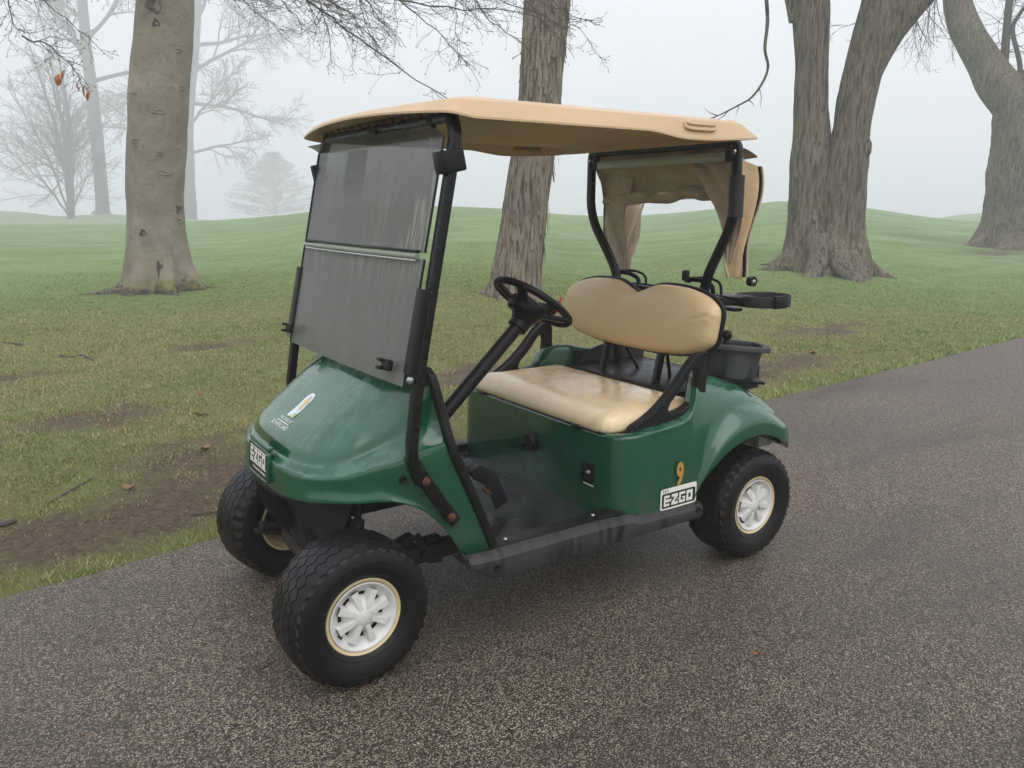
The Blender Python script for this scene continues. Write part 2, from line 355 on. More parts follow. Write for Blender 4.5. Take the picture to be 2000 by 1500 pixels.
def height(x, y):
    x = np.asarray(x, float); y = np.asarray(y, float)
    r = np.hypot(x-CX, y-CY); th = np.arctan2(y-CY, x-CX); th = np.where(th > 0.9, th-2*np.pi, th)
    z1 = np.interp(th, _A, _Z1); d1 = np.interp(th, _A, _D1); z2 = np.interp(th, _A, _Z2)
    u = sstep((r-4.5)/(d1-4.5))**.8; h = z1*u
    mid = np.minimum(z1, z2)-1.3; e = d1+14
    h = np.where(r > d1, z1+(mid-z1)*sstep((r-d1)/14), h)
    h = np.where(r > e, mid+(z2-mid)*sstep((r-e)/(D2-e)), h)
    h = np.where(r > D2, z2-3*sstep((r-D2)/50), h)
    ey = edge_y(x); dp = ey-y; dq = y-(ey+PATH_W); dd = np.maximum(dp, dq)      # distance outside the path
    h = h*sstep(dd/7.0)
    lump = .035*fbm2(x, y, .55, 3, 3) + .016*fbm2(x, y, 2.3, 3, 5)
    h = h + lump*sstep(dd/1.2) + .022*sstep(dd/.35) - .012
    return np.where(dd < -.03, -.05, np.where(dd < 0, -.05+(.038)*sstep((dd+.03)/.03), h))
def ground_hit(px, py):
    d = ray_dir(px, py); hd = math.hypot(d.x, d.y); R = np.arange(2.0, 200, .02)
    X = CX+d.x/hd*R; Y = CY+d.y/hd*R; Z = CAM.z+d.z/hd*R; k = np.where(Z <= np.maximum(height(X, Y), -.0))[0]
    i = k[0] if len(k) else len(R)-1
    return Vector((X[i], Y[i], float(height(X[i], Y[i]))))
_mudspots = [(380, 680, .38, .26, 1.0), (120, 835, 1.0, .38, .9), (250, 1010, 1.2, .42, 1.15), (470, 930, .8, .40, 1.1), (40, 740, .8, .25, .7), (1640, 640, .85, .4, 1.0), (1560, 705, .7, .3, 1.0),
             (860, 570, .6, .35, .6), (900, 735, .6, .4, .9), (330, 1010, .9, .35, 1.0), (60, 1040, .6, .25, .8), (1480, 735, .5, .25, .8), (620, 760, .7, .35, .6), (1930, 495, 1.2, .7, .8), (400, 590, .7, .4, .45), (1850, 620, .8, .25, .5)]
_mudspots = [(ground_hit(a, b), c, d, e) for a, b, c, d, e in _mudspots]
def mud(x, y):
    x = np.asarray(x, float); y = np.asarray(y, float); m = np.zeros_like(x)
    n = fbm2(x, y, 1.7, 5, 11); n2 = fbm2(x, y, 5.5, 3, 12)
    for p, a, b, s in _mudspots:
        dx = x-p.x; dy = y-p.y - .08*dx; m = np.maximum(m, s*np.exp(-((dx/a)**2+(dy/b)**2)*.8))
    dp = edge_y(x)-y
    band = np.exp(-((dp-.9)/.75)**2)*.50*sstep((x+2.5)/2)+.24*np.exp(-((dp-2.2)/1.6)**2)*sstep((x+2.5)/2)
    m = np.maximum(m, band)
    m = m + .62*n + .36*n2 + .22*fbm2(x, y, 17, 2, 13) - .12*(dp < .18)
    return sstep((m-.14)/.85)

def terrain():
    def axis(lo, a, b, hi, fine, k):
        mid = np.arange(a, b, fine); left = a-np.geomspace(fine, a-lo, k)[::-1]; right = b+np.geomspace(fine, hi-b, k)
        return np.r_[left, mid, right]
    X = axis(-300, -12, 4.6, 300, .06, 78); 
    Y = axis(-300, -11, -0.55, 300, .055, 82)
    gx, gy = np.meshgrid(X, Y, indexing='ij'); 
    gz = height(gx, gy); md = mud(gx, gy); 
    near = np.exp(-np.hypot(gx-CX, gy-CY)/9)
    gz = gz + near*(.02*md*fbm2(gx, gy, 7, 3, 21)*(edge_y(gx)-gy > .05))
    m, n = gx.shape
    V = np.stack([gx, gy, gz], -1).reshape(-1, 3)
    i = np.arange(m-1)[:, None]*n+np.arange(n-1)[None]; F = np.stack([i, i+n, i+n+1, i+1], -1).reshape(-1, 4)
    me = bpy.data.meshes.new('grass_ground'); me.vertices.add(len(V)); me.vertices.foreach_set('co', V.ravel().astype(np.float32))
    me.loops.add(F.size); me.loops.foreach_set('vertex_index', F.ravel().astype(np.int32)); me.polygons.add(len(F))
    me.polygons.foreach_set('loop_start', np.arange(0, F.size, 4, dtype=np.int32)); me.update(calc_edges=True)
    a = me.attributes.new('mud', 'FLOAT', 'POINT'); a.data.foreach_set('value', md.ravel().astype(np.float32))
    r = np.hypot(gx-CX, gy-CY); a = me.attributes.new('fair', 'FLOAT', 'POINT'); a.data.foreach_set('value', sstep((r-9)/12).ravel().astype(np.float32))
    return me
def ground_mat():
    m, nt, b = mat('lawn_and_mud'); vec = coords(nt)
    am = N(nt, 'Attribute', attribute_name='mud').outputs['Fac']; af = N(nt, 'Attribute', attribute_name='fair').outputs['Fac']
    n1 = noise(nt, 2.2, 6, .65, vec); n2 = noise(nt, 55, 5, .7, vec); n3 = noise(nt, .35, 5, .6, vec, .6)
    rough = mixc(nt, ramp(nt, n1, [(.35, 0), (.65, 1)]), (.150, .185, .048), (.285, .245, .098))
    rough = mixc(nt, ramp(nt, n2, [(.3, 0), (.7, 1)]), rough, (.180, .225, .062))
    fst = noise(nt, 1, 6, .7, coords(nt, (.28, 1.1, 1)), .7)
    fair = mixc(nt, ramp(nt, fst, [(.40, 0), (.60, 1)]), (.150, .240, .072), (.240, .335, .125))
    fair = mixc(nt, ramp(nt, n3, [(.48, 0), (.66, .55)]), fair, (.34, .44, .27))          # dew-grey bands
    fair = mixc(nt, ramp(nt, noise(nt, 9, 8, .8, vec), [(.36, .55), (.60, 0)]), fair, (.08, .16, .03))
    c = mixc(nt, af, rough, fair)
    mudc = mixc(nt, ramp(nt, noise(nt, 30, 6, .7, vec), [(.35, 0), (.68, 1)]), (.060, .038, .026), (.200, .135, .095))
    fac = N(nt, 'Math', operation='MULTIPLY', use_clamp=True); nt.links.new(am, fac.inputs[0]); nt.links.new(ramp(nt, n2, [(.25, .75), (.6, 1)]), fac.inputs[1])
    nt.links.new(mixc(nt, fac.outputs[0], c, mudc), b.inputs['Base Color'])
    b.inputs['Roughness'].default_value = .85; b.inputs['Specular IOR Level'].default_value = .25
    p = bump(nt, b, n2, .8, .03); bump(nt, b, noise(nt, 210, 4, .7, vec), .7, .012, p); return m
ground = link('grass_ground', terrain(), ground_mat()); ground['kind'] = 'structure'

# ------------------------------------------------------------------ asphalt path
def asphalt():
    m, nt, b = mat('wet_asphalt'); vec = coords(nt)
    dn = N(nt, 'TexNoise', i={'Scale': 60.0, 'Detail': 2.0}); nt.links.new(vec, dn.inputs['Vector'])
    wv = N(nt, 'VectorMath', operation='MULTIPLY_ADD'); nt.links.new(dn.outputs['Color'], wv.inputs[0]); wv.inputs[1].default_value = (.005, .005, .005); nt.links.new(vec, wv.inputs[2])
    v1 = N(nt, 'TexVoronoi', i={'Scale': 225.0}); nt.links.new(wv.outputs[0], v1.inputs['Vector'])
    v2 = N(nt, 'TexVoronoi', i={'Scale': 85.0}); nt.links.new(wv.outputs[0], v2.inputs['Vector'])
    s1 = N(nt, 'SeparateColor'); nt.links.new(v1.outputs['Color'], s1.inputs[0]); s2 = N(nt, 'SeparateColor'); nt.links.new(v2.outputs['Color'], s2.inputs[0])
    c = ramp(nt, s1.outputs[0], [(0, (.020, .0135, .0085)), (.30, (.052, .038, .025)), (.50, (.188, .143, .097)), (.74, (.385, .298, .203)), (.92, (.57, .45, .315)), (1, (.64, .52, .37))])
    c = mixc(nt, ramp(nt, v1.outputs['Distance'], [(.36, 0), (.60, .85)]), c, (.014, .012, .011))
    bigf = N(nt, 'Math', operation='MULTIPLY'); nt.links.new(ramp(nt, s2.outputs[0], [(.945, 0), (.96, 1)]), bigf.inputs[0]); nt.links.new(ramp(nt, v2.outputs['Distance'], [(.30, 1), (.42, 0)]), bigf.inputs[1])
    c = mixc(nt, bigf.outputs[0], c, mixc(nt, s2.outputs[1], (.16, .135, .105), (.50, .43, .33)))
    pat = noise(nt, .8, 5, .6, vec, .5)
    c = mixc(nt, ramp(nt, pat, [(.36, .42), (.60, 0)]), c, (.034, .027, .020))
    st1 = noise(nt, 1, 5, .6, coords(nt, (.35, 2.6, 1)), .6); c = mixc(nt, ramp(nt, st1, [(.52, 0), (.66, .42)]), c, (.034, .027, .021))     # worn wheel lines and damp stains
    c = mixc(nt, ramp(nt, noise(nt, 5.5, 5, .65, vec, .7), [(.60, 0), (.72, .35)]), c, (.024, .019, .015))
    nt.links.new(c, b.inputs['Base Color'])
    nt.links.new(ramp(nt, pat, [(.3, .40), (.7, .58)]), b.inputs['Roughness']); b.inputs['Specular IOR Level'].default_value = .45
    h = ramp(nt, v1.outputs['Distance'], [(.1, 1), (.6, 0)])
    p = bump(nt, b, h, .8, .0035); bump(nt, b, noise(nt, 14, 4, .6, vec), .25, .02, p); return m
xs = np.r_[np.linspace(-60, -12, 60)[:-1], np.linspace(-12, 6, 500), np.linspace(6, 40, 40)[1:]]
def wob(x, s): return .030*fbm2(x, np.zeros_like(x)+s, 1.3, 4, 31)*2 + .012*fbm2(x, np.zeros_like(x)+s, 11, 2, 33)
e0 = edge_y(xs)+wob(xs, 0); e1 = edge_y(xs)+PATH_W+wob(xs, 9)
rows = [np.stack([xs, e0+.004, xs*0-.04], 1), np.stack([xs, e0, xs*0-.006], 1), np.stack([xs, e0+.02, xs*0], 1)] + \
       [np.stack([xs, e0+(e1-e0)*t, xs*0], 1) for t in (.1, .3, .5, .7, .9)] + [np.stack([xs, e1-.02, xs*0], 1), np.stack([xs, e1, xs*0-.006], 1), np.stack([xs, e1, xs*0-.04], 1)]
M['asphalt'] = asphalt()
path = obj('asphalt_path', grid(np.array(rows), flip=True), M['asphalt']); path['kind'] = 'structure'
M['crack'] = simple('dark_crack', (.006, .006, .006), .9, .2)
def crack(pts, w0):
    P = [ground_hit(*p) for p in pts]; P = arclen(crom([(p.x, p.y, .0025) for p in P], 40), 40); V = []; F = []
    for i, p in enumerate(P):
        t = P[min(i+1, 39)]-P[max(i-1, 0)]; n = np.array([-t[1], t[0], 0])/np.linalg.norm(t); ww = w0*math.sin(math.pi*(i+.5)/40)*(.5+random.random())
        j = n*.004*random.uniform(-1, 1); V += [p+j+n*ww, p+j-n*ww]
        if i: F.append((2*i-2, 2*i-1, 2*i+1, 2*i))
    return obj('crack', (V, F), M['crack'], path)
crack([(480, 1338), (500, 1322), (528, 1303), (552, 1290)], .0022); crack([(180, 1262), (192, 1257), (206, 1254)], .0018); crack([(280, 1370), (284, 1355), (287, 1346)], .0014)

# ------------------------------------------------------------------ bark and trees
def bark(name, a, b_, ridged, moss=.0, fsc=1.0, foot=0):
    m, nt, b = mat(name); vec = coords(nt)
    if ridged:
        h1 = noise(nt, 1, 5, .6, coords(nt, (28*fsc, 28*fsc, 3.0*fsc)), .7); h2 = noise(nt, 1, 4, .6, coords(nt, (80*fsc, 80*fsc, 9*fsc)), .5)
        hh = N(nt, 'Math', operation='MULTIPLY_ADD', i={1: .45}); nt.links.new(h2, hh.inputs[0]); nt.links.new(h1, hh.inputs[2]); h = hh.outputs[0]
        c = mixc(nt, ramp(nt, h, [(.58, 0), (.80, 1)]), a, b_)
    else:
        h = noise(nt, 40, 5, .65, vec); lines = noise(nt, 1, 4, .6, coords(nt, (2, 2, 26)), 1.2)
        c = mixc(nt, ramp(nt, noise(nt, 3.0, 8, .72, vec, .5), [(.36, 0), (.64, 1)]), a, b_); c = mixc(nt, ramp(nt, noise(nt, 38, 5, .7, vec), [(.56, 0), (.70, .6)]), c, (.085, .080, .056)); c = mixc(nt, ramp(nt, noise(nt, 55, 4, .7, coords(nt, (1, 1, .4))), [(.60, 0), (.72, .5)]), c, (.46, .42, .35))
        c = mixc(nt, ramp(nt, lines, [(.63, 0), (.70, .5)]), c, (.035, .032, .024))
        c = mixc(nt, ramp(nt, noise(nt, 9, 6, .7, vec, .6), [(.62, 0), (.70, .75)]), c, (.05, .048, .034))
    if moss:
        c = mixc(nt, ramp(nt, noise(nt, 2.2, 6, .7, vec, .5), [(.5, 0), (.72, moss)]), c, (.115, .128, .045))
    c = mixc(nt, ramp(nt, noise(nt, 1.1, 5, .6, vec), [(.35, .3), (.65, 0)]), c, (.03, .028, .022))
    if foot:                                    # moss and damp soil stain round the foot
        tc = N(nt, 'TexCoord'); sx = N(nt, 'SeparateXYZ'); nt.links.new(tc.outputs['Object'], sx.inputs[0])
        def low(z0, z1, sc, k):
            n_ = N(nt, 'Math', operation='MULTIPLY_ADD', i={1: k}); nt.links.new(noise(nt, sc, 5, .65, vec, .5), n_.inputs[0]); nt.links.new(sx.outputs['Z'], n_.inputs[2]); return ramp(nt, n_.outputs[0], [(z0, 1), (z1, 0)])
        c = mixc(nt, low(.42, .62, 4.5, .75), c, (.175, .175, .060)); c = mixc(nt, low(.36, .50, 7, .70), c, (.050, .042, .032))
    nt.links.new(c, b.inputs['Base Color']); b.inputs['Roughness'].default_value = .85; b.inputs['Specular IOR Level'].default_value = .25
    p = bump(nt, b, h, .9 if ridged else .45, .03 if ridged else .012); bump(nt, b, noise(nt, 90, 4, .7, vec), .4, .008, p); return m
M['beech'] = bark('smooth_grey_bark', (.215, .188, .140), (.355, .308, .238), False, .35, 1.0, 1)
M['shaggy'] = bark('shaggy_brown_bark', (.055, .043, .032), (.345, .280, .220), True, .0, 1.0)
M['maple'] = bark('furrowed_mossy_bark', (.024, .020, .015), (.225, .190, .142), True, .6, .85)
M['limb'] = bark('furrowed_limb_bark', (.035, .032, .026), (.135, .120, .092), True, .4, .8)
M['twig'] = simple('dark_twig_bark', (.095, .076, .062), .7, .3, 8, .3, 0)
M['fogbark'] = simple('grey_bark', (.085, .078, .066), .85, .3, 4, .2, .3, 30)
M['bud'] = simple('brown_bud', (.075, .042, .024), .6, .3, 30, .3, 0)
M['dead_leaf'] = simple('rust_brown_leaf', (.36, .13, .045), .7, .3, 30, .3, .1)
M['litter'] = simple('pale_brown_leaf', (.24, .135, .075), .7, .4, 30, .3, .2)
M['mossy'] = simple('scar_bark', (.075, .066, .050), .9, .4, 30, .2, .5, 60)

def trunk_mesh(pts, radii, seg=64, per=.05, flare=0, lobes=5, rough=.02, rsc=3.0, seed=0, furrow=0, flare_h=.3):
    P = arclen(np.c_[crom(pts, 200), crom(np.c_[radii, radii, radii], 200)[:, :1]], max(8, int(sum(np.linalg.norm(np.diff(np.array(pts, float), axis=0), axis=1))/per)))
    C, R_ = P[:, :3], P[:, 3]; th = np.linspace(0, 2*np.pi, seg, endpoint=False)
    z0 = C[0, 2]; out = []
    s = np.r_[0, np.cumsum(np.linalg.norm(np.diff(C, axis=0), axis=1))]
    T = np.gradient(C, axis=0); T /= np.linalg.norm(T, axis=1)[:, None]
    for i in range(len(C)):
        t = T[i]; a = np.cross(t, [0.0, 1.0, .02]); a /= np.linalg.norm(a); b = np.cross(t, a)
        ring = np.cos(th)[:, None]*a + np.sin(th)[:, None]*b
        r = R_[i]*(1+rough*2*fbm(np.c_[ring*rsc*.6, np.full(seg, s[i]*1.2)][:, [0, 1, 3]]+seed, 3, seed))
        if furrow: r = r + furrow*fbm(np.stack([np.cos(th)*14, np.sin(th)*14, np.full(seg, s[i]*2.2)], 1)+seed, 4, seed+3)
        if flare:
            e = np.exp(-s[i]/flare_h)
            r = r*(1+flare*e*(.55+.45*np.cos(th*lobes+seed+1.3*np.sin(th*2+seed)))+.10*flare*e*fbm(np.stack([np.cos(th)*6, np.sin(th)*6, np.full(seg, s[i]*8)], 1), 3, 8))
        out.append(C[i]+ring*r[:, None])
    V, F = grid(np.array(out), cv=True)
    k = len(V)-seg; F.append(tuple(range(k, k+seg)))
    return V, F
class Twigs:
    def __init__(s): s.V = []; s.F = []; s.tips = []
    def tube(s, P, R_, n):
        P = np.array(P); k0 = len(s.V); T = np.empty_like(P); T[1:-1] = P[2:]-P[:-2]; T[0] = P[1]-P[0]; T[-1] = P[-1]-P[-2]; T /= np.sqrt((T*T).sum(1))[:, None]+1e-9
        th = np.arange(n)*2*np.pi/n; x, y, z = T.T
        a = np.stack([y*.93-z*.2, z*.3-x*.93, x*.2-y*.3], 1); a /= np.sqrt((a*a).sum(1))[:, None]+1e-9
        b = np.stack([y*a[:, 2]-z*a[:, 1], z*a[:, 0]-x*a[:, 2], x*a[:, 1]-y*a[:, 0]], 1)
        V = P[:, None]+np.asarray(R_)[:, None, None]*(np.cos(th)[None, :, None]*a[:, None]+np.sin(th)[None, :, None]*b[:, None])
        s.V += V.reshape(-1, 3).tolist()
        for i in range(len(P)-1):
            for j in range(n): s.F.append((k0+i*n+j, k0+i*n+(j+1) % n, k0+(i+1)*n+(j+1) % n, k0+(i+1)*n+j))
    def grow(s, p, d, L, r, lvl, g=(0, 0, 0), wig=.25, kids=(4, 6), spread=.8, ratio=.55, minr=.0015, nseg=8, flat=0, taper=.25, start=.25):
        p = np.array(p, float); d = np.array(d, float); d /= np.linalg.norm(d); P = [p]; st = L/nseg
        for i in range(nseg):
            d = d + RNG.normal(0, wig, 3)*np.array([1, 1, 1-flat*.6])/math.sqrt(nseg)*1.4 + np.array(g)*st; d /= np.linalg.norm(d)
            P.append(P[-1]+d*st)
        R_ = np.linspace(r, max(minr, r*taper), nseg+1)
        s.tube(P, R_, 5 if r > .02 else 4 if r > .008 else 3)
        if lvl <= 0: s.tips.append((P[-1], d)); return
        k = random.randint(*kids); side = random.choice((-1, 1))
        for q in range(k):
            t = start+(1-start)*(q+random.random()*.8)/k; i = min(nseg-1, int(t*nseg)); b = P[i]+(P[i+1]-P[i])*(t*nseg-i)
            dd = (P[i+1]-P[i])/st; ax = np.cross(dd, RNG.normal(0, 1, 3)); ax /= np.linalg.norm(ax)+1e-9
            if flat: h = np.cross(dd, [0, 0, 1]); h /= np.linalg.norm(h)+1e-9; ax = side*h+ax*.45; side = -side; ax /= np.linalg.norm(ax)
            nd = dd*math.cos(spread)+ax*math.sin(spread)*(.7+.6*random.random())
            s.grow(b, nd, L*ratio*(1.15-.6*t)*(.7+.6*random.random()), max(minr, R_[i]*.55), lvl-1, g, wig, kids, spread, ratio, minr, max(4, nseg-2), flat, taper, .15)
    def buds(s, every, size):
        V = []; F = []
        for p, d in every:
            k = len(V); d = np.array(d)/np.linalg.norm(d); a = np.cross(d, [.3, .5, .8]); a /= np.linalg.norm(a); b = np.cross(d, a)
            for t, rr in ((0, .35), (.4, 1), (1, .05)):
                for q in range(4): V.append(tuple(p+d*size*t+(a*math.cos(q*1.571)+b*math.sin(q*1.571))*size*.16*rr))
            for i in range(2):
                for q in range(4): F.append((k+i*4+q, k+i*4+(q+1) % 4, k+i*4+4+(q+1) % 4, k+i*4+4+q))
        return V, F

def rel(VF, b): return [tuple(Vector(v)-b) for v in VF[0]], VF[1]
def base_at(px, py): return ground_hit(px, py)
def stem_pts(b, pix, sink=.25):        # stem centre line: pixels at the base's own distance
    D = math.hypot(b.x-CX, b.y-CY); P = [(b.x, b.y, b.z-sink)]
    for px, py, *dd in pix: q = at(px, py, D+(dd[0] if dd else 0)); P.append(tuple(q))
    return P
def pxr(b, wpx): return wpx/2/FPX*(Vector((b.x, b.y, b.z+1))-CAM).dot(FWD)

# -- beech, left
b = base_at(312, 566); beech = thing('beech_tree', 'tall beech with smooth grey bark and dark scar at its foot', 'tree', b)
pts = stem_pts(b, [(308, 520), (304, 440), (302, 350), (307, 250), (314, 150), (322, 50), (324, -60), (318, -400), (330, -900)])
rw = [61, 58, 53, 53, 54, 53, 52, 50, 49, 44, 34]
rr = [pxr(b, x*2) for x in rw[:len(pts)]]
tr = trunk_mesh(np.array(pts)-np.array(b), rr, 96, .04, 1.25, 6, .05, 2.0, 3, flare_h=.36)
obj('trunk', tr, M['beech'], beech, sharp=None)
def scar(px, py, w_, h_, D0, depth=.03, rim=True):
    c = at(px, py, D0); d = (c-CAM); d.z = 0; d.normalize(); s = Vector((-d.y, d.x, 0)).normalized()
    n = 18; V = []; F = []
    for k, (q, off) in enumerate(((1.3, .0), (1.0, depth), (.72, depth*.7), (.35, -depth*.2), (0.02, -depth*.8))):
        for i in range(n):
            a = 2*math.pi*i/n; j = 1+.25*math.sin(3*a+px)+.12*math.sin(5*a+py)
            V.append(tuple(c - d*off + s*(math.cos(a)*w_*q*j) + Vector((0, 0, math.sin(a)*h_*q*j))))
    for k in range(4):
        for i in range(n): F.append((k*n+i, k*n+(i+1) % n, (k+1)*n+(i+1) % n, (k+1)*n+i))
    return [tuple(Vector(v)-b) for v in V], F
bv = BVHTree.FromPolygons([Vector(v) for v in tr[0]], tr[1])
def on_trunk(px, py):
    o = CAM-b; d = ray_dir(px, py).normalized(); h = bv.ray_cast(o, d); return h[0]+b if h[0] else None
for px, py, w_, h_ in ((305, 45, .06, .05), (310, 218, .10, .035), (312, 300, .05, .035), (318, 338, .13, .045), (345, 408, .07, .06), (348, 432, .10, .04), (303, 10, .12, .12), (345, 98, .10, .03), (352, 172, .09, .025), (265, 183, .09, .02), (268, 275, .12, .03), (280, 455, .06, .05)):
    q = on_trunk(px, py)
    if q: obj('knot', scar(px, py, w_*.75, h_*.8, math.hypot(q.x-CX, q.y-CY), .018), M['mossy'] if h_ > .045 else M['beech'], beech)
q = on_trunk(313, 529); obj('scar', scar(313, 529, .04, .11, math.hypot(q.x-CX, q.y-CY), .012), M['mossy'], beech)
for a0, L, r0 in ((-2.2, 1.3, .075), (.3, 1.2, .085), (-.9, 1.0, .07), (1.6, .9, .06), (2.6, .8, .06)):      # surface roots running out from the foot
    P = []; p = Vector((b.x+.42*math.cos(a0), b.y+.42*math.sin(a0), 0))
    for k in range(12):
        a0 += random.uniform(-.22, .22); p = p+Vector((math.cos(a0), math.sin(a0), 0))*(L/12); z = float(height(p.x, p.y)); P.append((p.x-b.x, p.y-b.y, z-b.z+r0*(.25-1.3*k/12)))
    obj('root', tube(P, r0, 8, scale=[1-.6*k/12 for k in range(12)]), M['maple'], beech)
# overhanging limbs and twigs of the beech
tw = Twigs(); twl = []
def droop(p0, p1, r, n=14, sag=.15, lvl=2, kidL=.55):
    p0 = np.array(p0); p1 = np.array(p1); t = np.linspace(0, 1, n)[:, None]; P = p0+(p1-p0)*t; P[:, 2] += sag*np.sin(np.pi*t[:, 0])
    P += np.cumsum(RNG.normal(0, .016, (n, 3)), axis=0)
    R_ = np.linspace(r, r*.3, n); tw.tube(P, R_, 5); L = np.linalg.norm(p1-p0); side = 1
    for q in range(int(9+L*9)):
        tt = .12+.86*random.random(); i = min(n-2, int(tt*(n-1))); d = (P[i+1]-P[i]); d /= np.linalg.norm(d)
        h = np.cross(d, [0, 0, 1]); h /= np.linalg.norm(h); side = -side
        nd = d*.75+side*h*.7+np.array([0, 0, random.uniform(-.65, .2)])
        tw.grow(P[i], nd, kidL*(1.2-.7*tt)*(.6+.8*random.random()), max(.0026, R_[i]*.5), lvl-1, (0, 0, .5), .42, (2, 4), .75, .55, .0013, 8, .6, .35)
def A3(px, py, D): return tuple(at(px, py, D))
# limb from the trunk, high above the frame, out over the lawn towards the path
limb = [tuple(b+Vector((.3, .2, 4.6))), A3(330, -160, 11.5), A3(420, -90, 9.5), A3(480, -60, 8.6)]
obj('limb', rel(sweep(crom(limb, 30), prof_circle(1, 10), scale=np.linspace(.11, .03, 30)), b), M['limb'], beech)
limb2 = [tuple(b+Vector((-.3, .2, 4.9))), A3(120, -260, 11.5), A3(-40, -160, 9), A3(-60, -80, 7.6)]
obj('limb', rel(sweep(crom(limb2, 30), prof_circle(1, 10), scale=np.linspace(.10, .03, 30)), b), M['limb'], beech)
for p0, p1, r, sag, kl in (
    ((480, -60, 8.6), (850, 165, 7.2), .013, .10, .50), ((500, -60, 8.6), (700, 60, 7.4), .010, .08, .45), ((560, -60, 8.4), (1010, 40, 7.2), .011, -.08, .50),
    ((700, -70, 8.0), (940, 135, 7.0), .008, .05, .38), ((800, -60, 8.0), (1150, 75, 7.6), .008, .06, .36), ((480, -70, 9.0), (600, 45, 8.2), .009, .06, .5),
    ((450, -50, 9.5), (560, 20, 9.2), .009, .03, .6), ((900, -60, 8.0), (1190, 65, 7.4), .006, .03, .25), ((640, -60, 8.0), (800, 95, 7.6), .008, .05, .45),
    ((880, -60, 7.6), (905, 120, 7.4), .005, 0, .3), ((600, -50, 8.0), (640, 110, 7.8), .005, .02, .3), ((730, -60, 8), (930, 40, 7.8), .008, .04, .5), ((380, -40, 9), (520, 35, 8.6), .008, .03, .5), ((560, -60, 7.6), (760, 130, 7.2), .009, .06, .45), ((820, -60, 7.2), (1060, 110, 7.0), .008, .08, .35), ((960, -60, 7.4), (1120, 110, 7.2), .006, .05, .3), ((660, -60, 7.2), (730, 115, 7.0), .006, .05, .35), ((1040, -50, 7.4), (1180, 95, 7.2), .005, .04, .25)):
    droop(A3(*p0), A3(*p1), r, 16, sag, 2, kl)
for p0, p1, r, sag, kl in (((-60, -80, 7.6), (40, 70, 7.2), .010, .05, .35), ((40, 70, 7.2), (185, 190, 7.0), .007, .04, .30), ((-60, -60, 8), (220, 110, 8), .007, .1, .35), ((-40, -80, 8.5), (290, 20, 8.8), .008, .05, .4)):
    droop(A3(*p0), A3(*p1), r, 14, sag, 2, kl)
obj('twig_spray', ([tuple(Vector(v)-b) for v in tw.V], tw.F), M['twig'], beech, sharp=None)
bd = tw.buds([t for t in tw.tips], .024); o_ = obj('bud_cluster', ([tuple(Vector(v)-b) for v in bd[0]], bd[1]), M['bud'], beech); o_['kind'] = 'stuff'
def leaf_mesh(L, w_, curl):
    P = []
    for i in range(7):
        t = i/6; ww = w_*math.sin(math.pi*min(.98, t*.93+.05))**.8
        P.append([(t*L, s*ww/2, curl*L*(t-.5)**2*1.5+abs(s)*ww*.3*curl) for s in (-1, -.5, 0, .5, 1)])
    return grid(np.array(P))
for px, py, L, an in ((95, 122, .045, 1.2), (122, 138, .06, 1.9), (113, 147, .06, 2.2), (118, 156, .05, 2.6), (147, 166, .055, .9), (160, 168, .075, 1.5), (171, 180, .06, 1.9)):
    V, F = leaf_mesh(L*1.25, L*.75, .5); fr = frame(at(px, py-4, 7.0)-b, RGT*math.cos(an)*.5 - UP, RGT*math.cos(an+.8)+FWD*math.sin(an+.8))
    obj('leaf', xf((V, F), fr), M['dead_leaf'], beech)

def buttress(tree, b, R0, angles, m, hgt=.42, seed=1):
    rg = random.Random(seed)
    for a0 in angles:
        L = R0*rg.uniform(.95, 1.3); P = []; sc = []; a = a0
        for k in range(14):
            t = k/13; a += rg.uniform(-.07, .07); q = R0*.30+L*t; x, y = b.x+math.cos(a)*q, b.y+math.sin(a)*q
            z = float(height(x, y))-b.z+hgt*R0*1.5*(1-t)**2.4-.03-.09*t*R0; P.append((x-b.x, y-b.y, z)); sc.append((.20*(1-t)**.7+.035)*R0)
        obj('root', sweep(P, prof_circle(1, 12), scale=sc, up=(0, 0, 1)), m, tree, sharp=None)
buttress(beech, b, .62, (-2.6, -1.2, .1, .9, 1.7, 2.6), M['beech'], .40, 3)
# -- shaggy trunk in the middle
b = base_at(1000, 578); mid = thing('shagbark_tree', 'leaning shaggy-barked trunk rising behind the cart roof', 'tree', b)
D_ = math.hypot(b.x-CX, b.y-CY)
pts = stem_pts(b, [(1008, 540), (1018, 470), (1030, 380), (1042, 300), (1052, 220), (1058, 130), (1066, 30), (1072, -60), (1085, -500), (1100, -900)])
rw = [52, 49, 45, 43, 42, 41, 41, 42, 42, 41, 37, 30]
tr = trunk_mesh(np.array(pts)-np.array(b), [pxr(b, x*2) for x in rw[:len(pts)]], 110, .03, .45, 5, .03, 2.5, 5, .016, .3)
obj('trunk', tr, M['shaggy'], mid, sharp=None)
for k in range(150):                                # loose bark plates
    s_ = random.uniform(.4, 4.6); i = int(s_/.03); a = random.random()*110; j = int(a)
    base = Vector(tr[0][i*110+j]); cen = sum((Vector(tr[0][i*110+q]) for q in range(0, 110, 11)), Vector())/10; nrm = (base-cen).normalized()
    L = random.uniform(.12, .34); ww = random.uniform(.03, .06); tt = Vector((0, 0, 1)).cross(nrm).normalized(); P = []
    for q in range(6):
        t = q/5; lift = .012+.022*t*t*random.uniform(.6, 1.4)
        P.append([tuple(base+nrm*(lift-.004*abs(e))+tt*e*ww*(1-.3*t)*.5-Vector((0, 0, L*t))) for e in (-1, 0, 1)])
    V, F = grid(np.array(P)); obj('bark_plate', (V, F), M['shaggy'], mid)
buttress(mid, b, .46, (-2.4, -.8, .5, 1.6, 2.7), M['shaggy'], .45, 5)
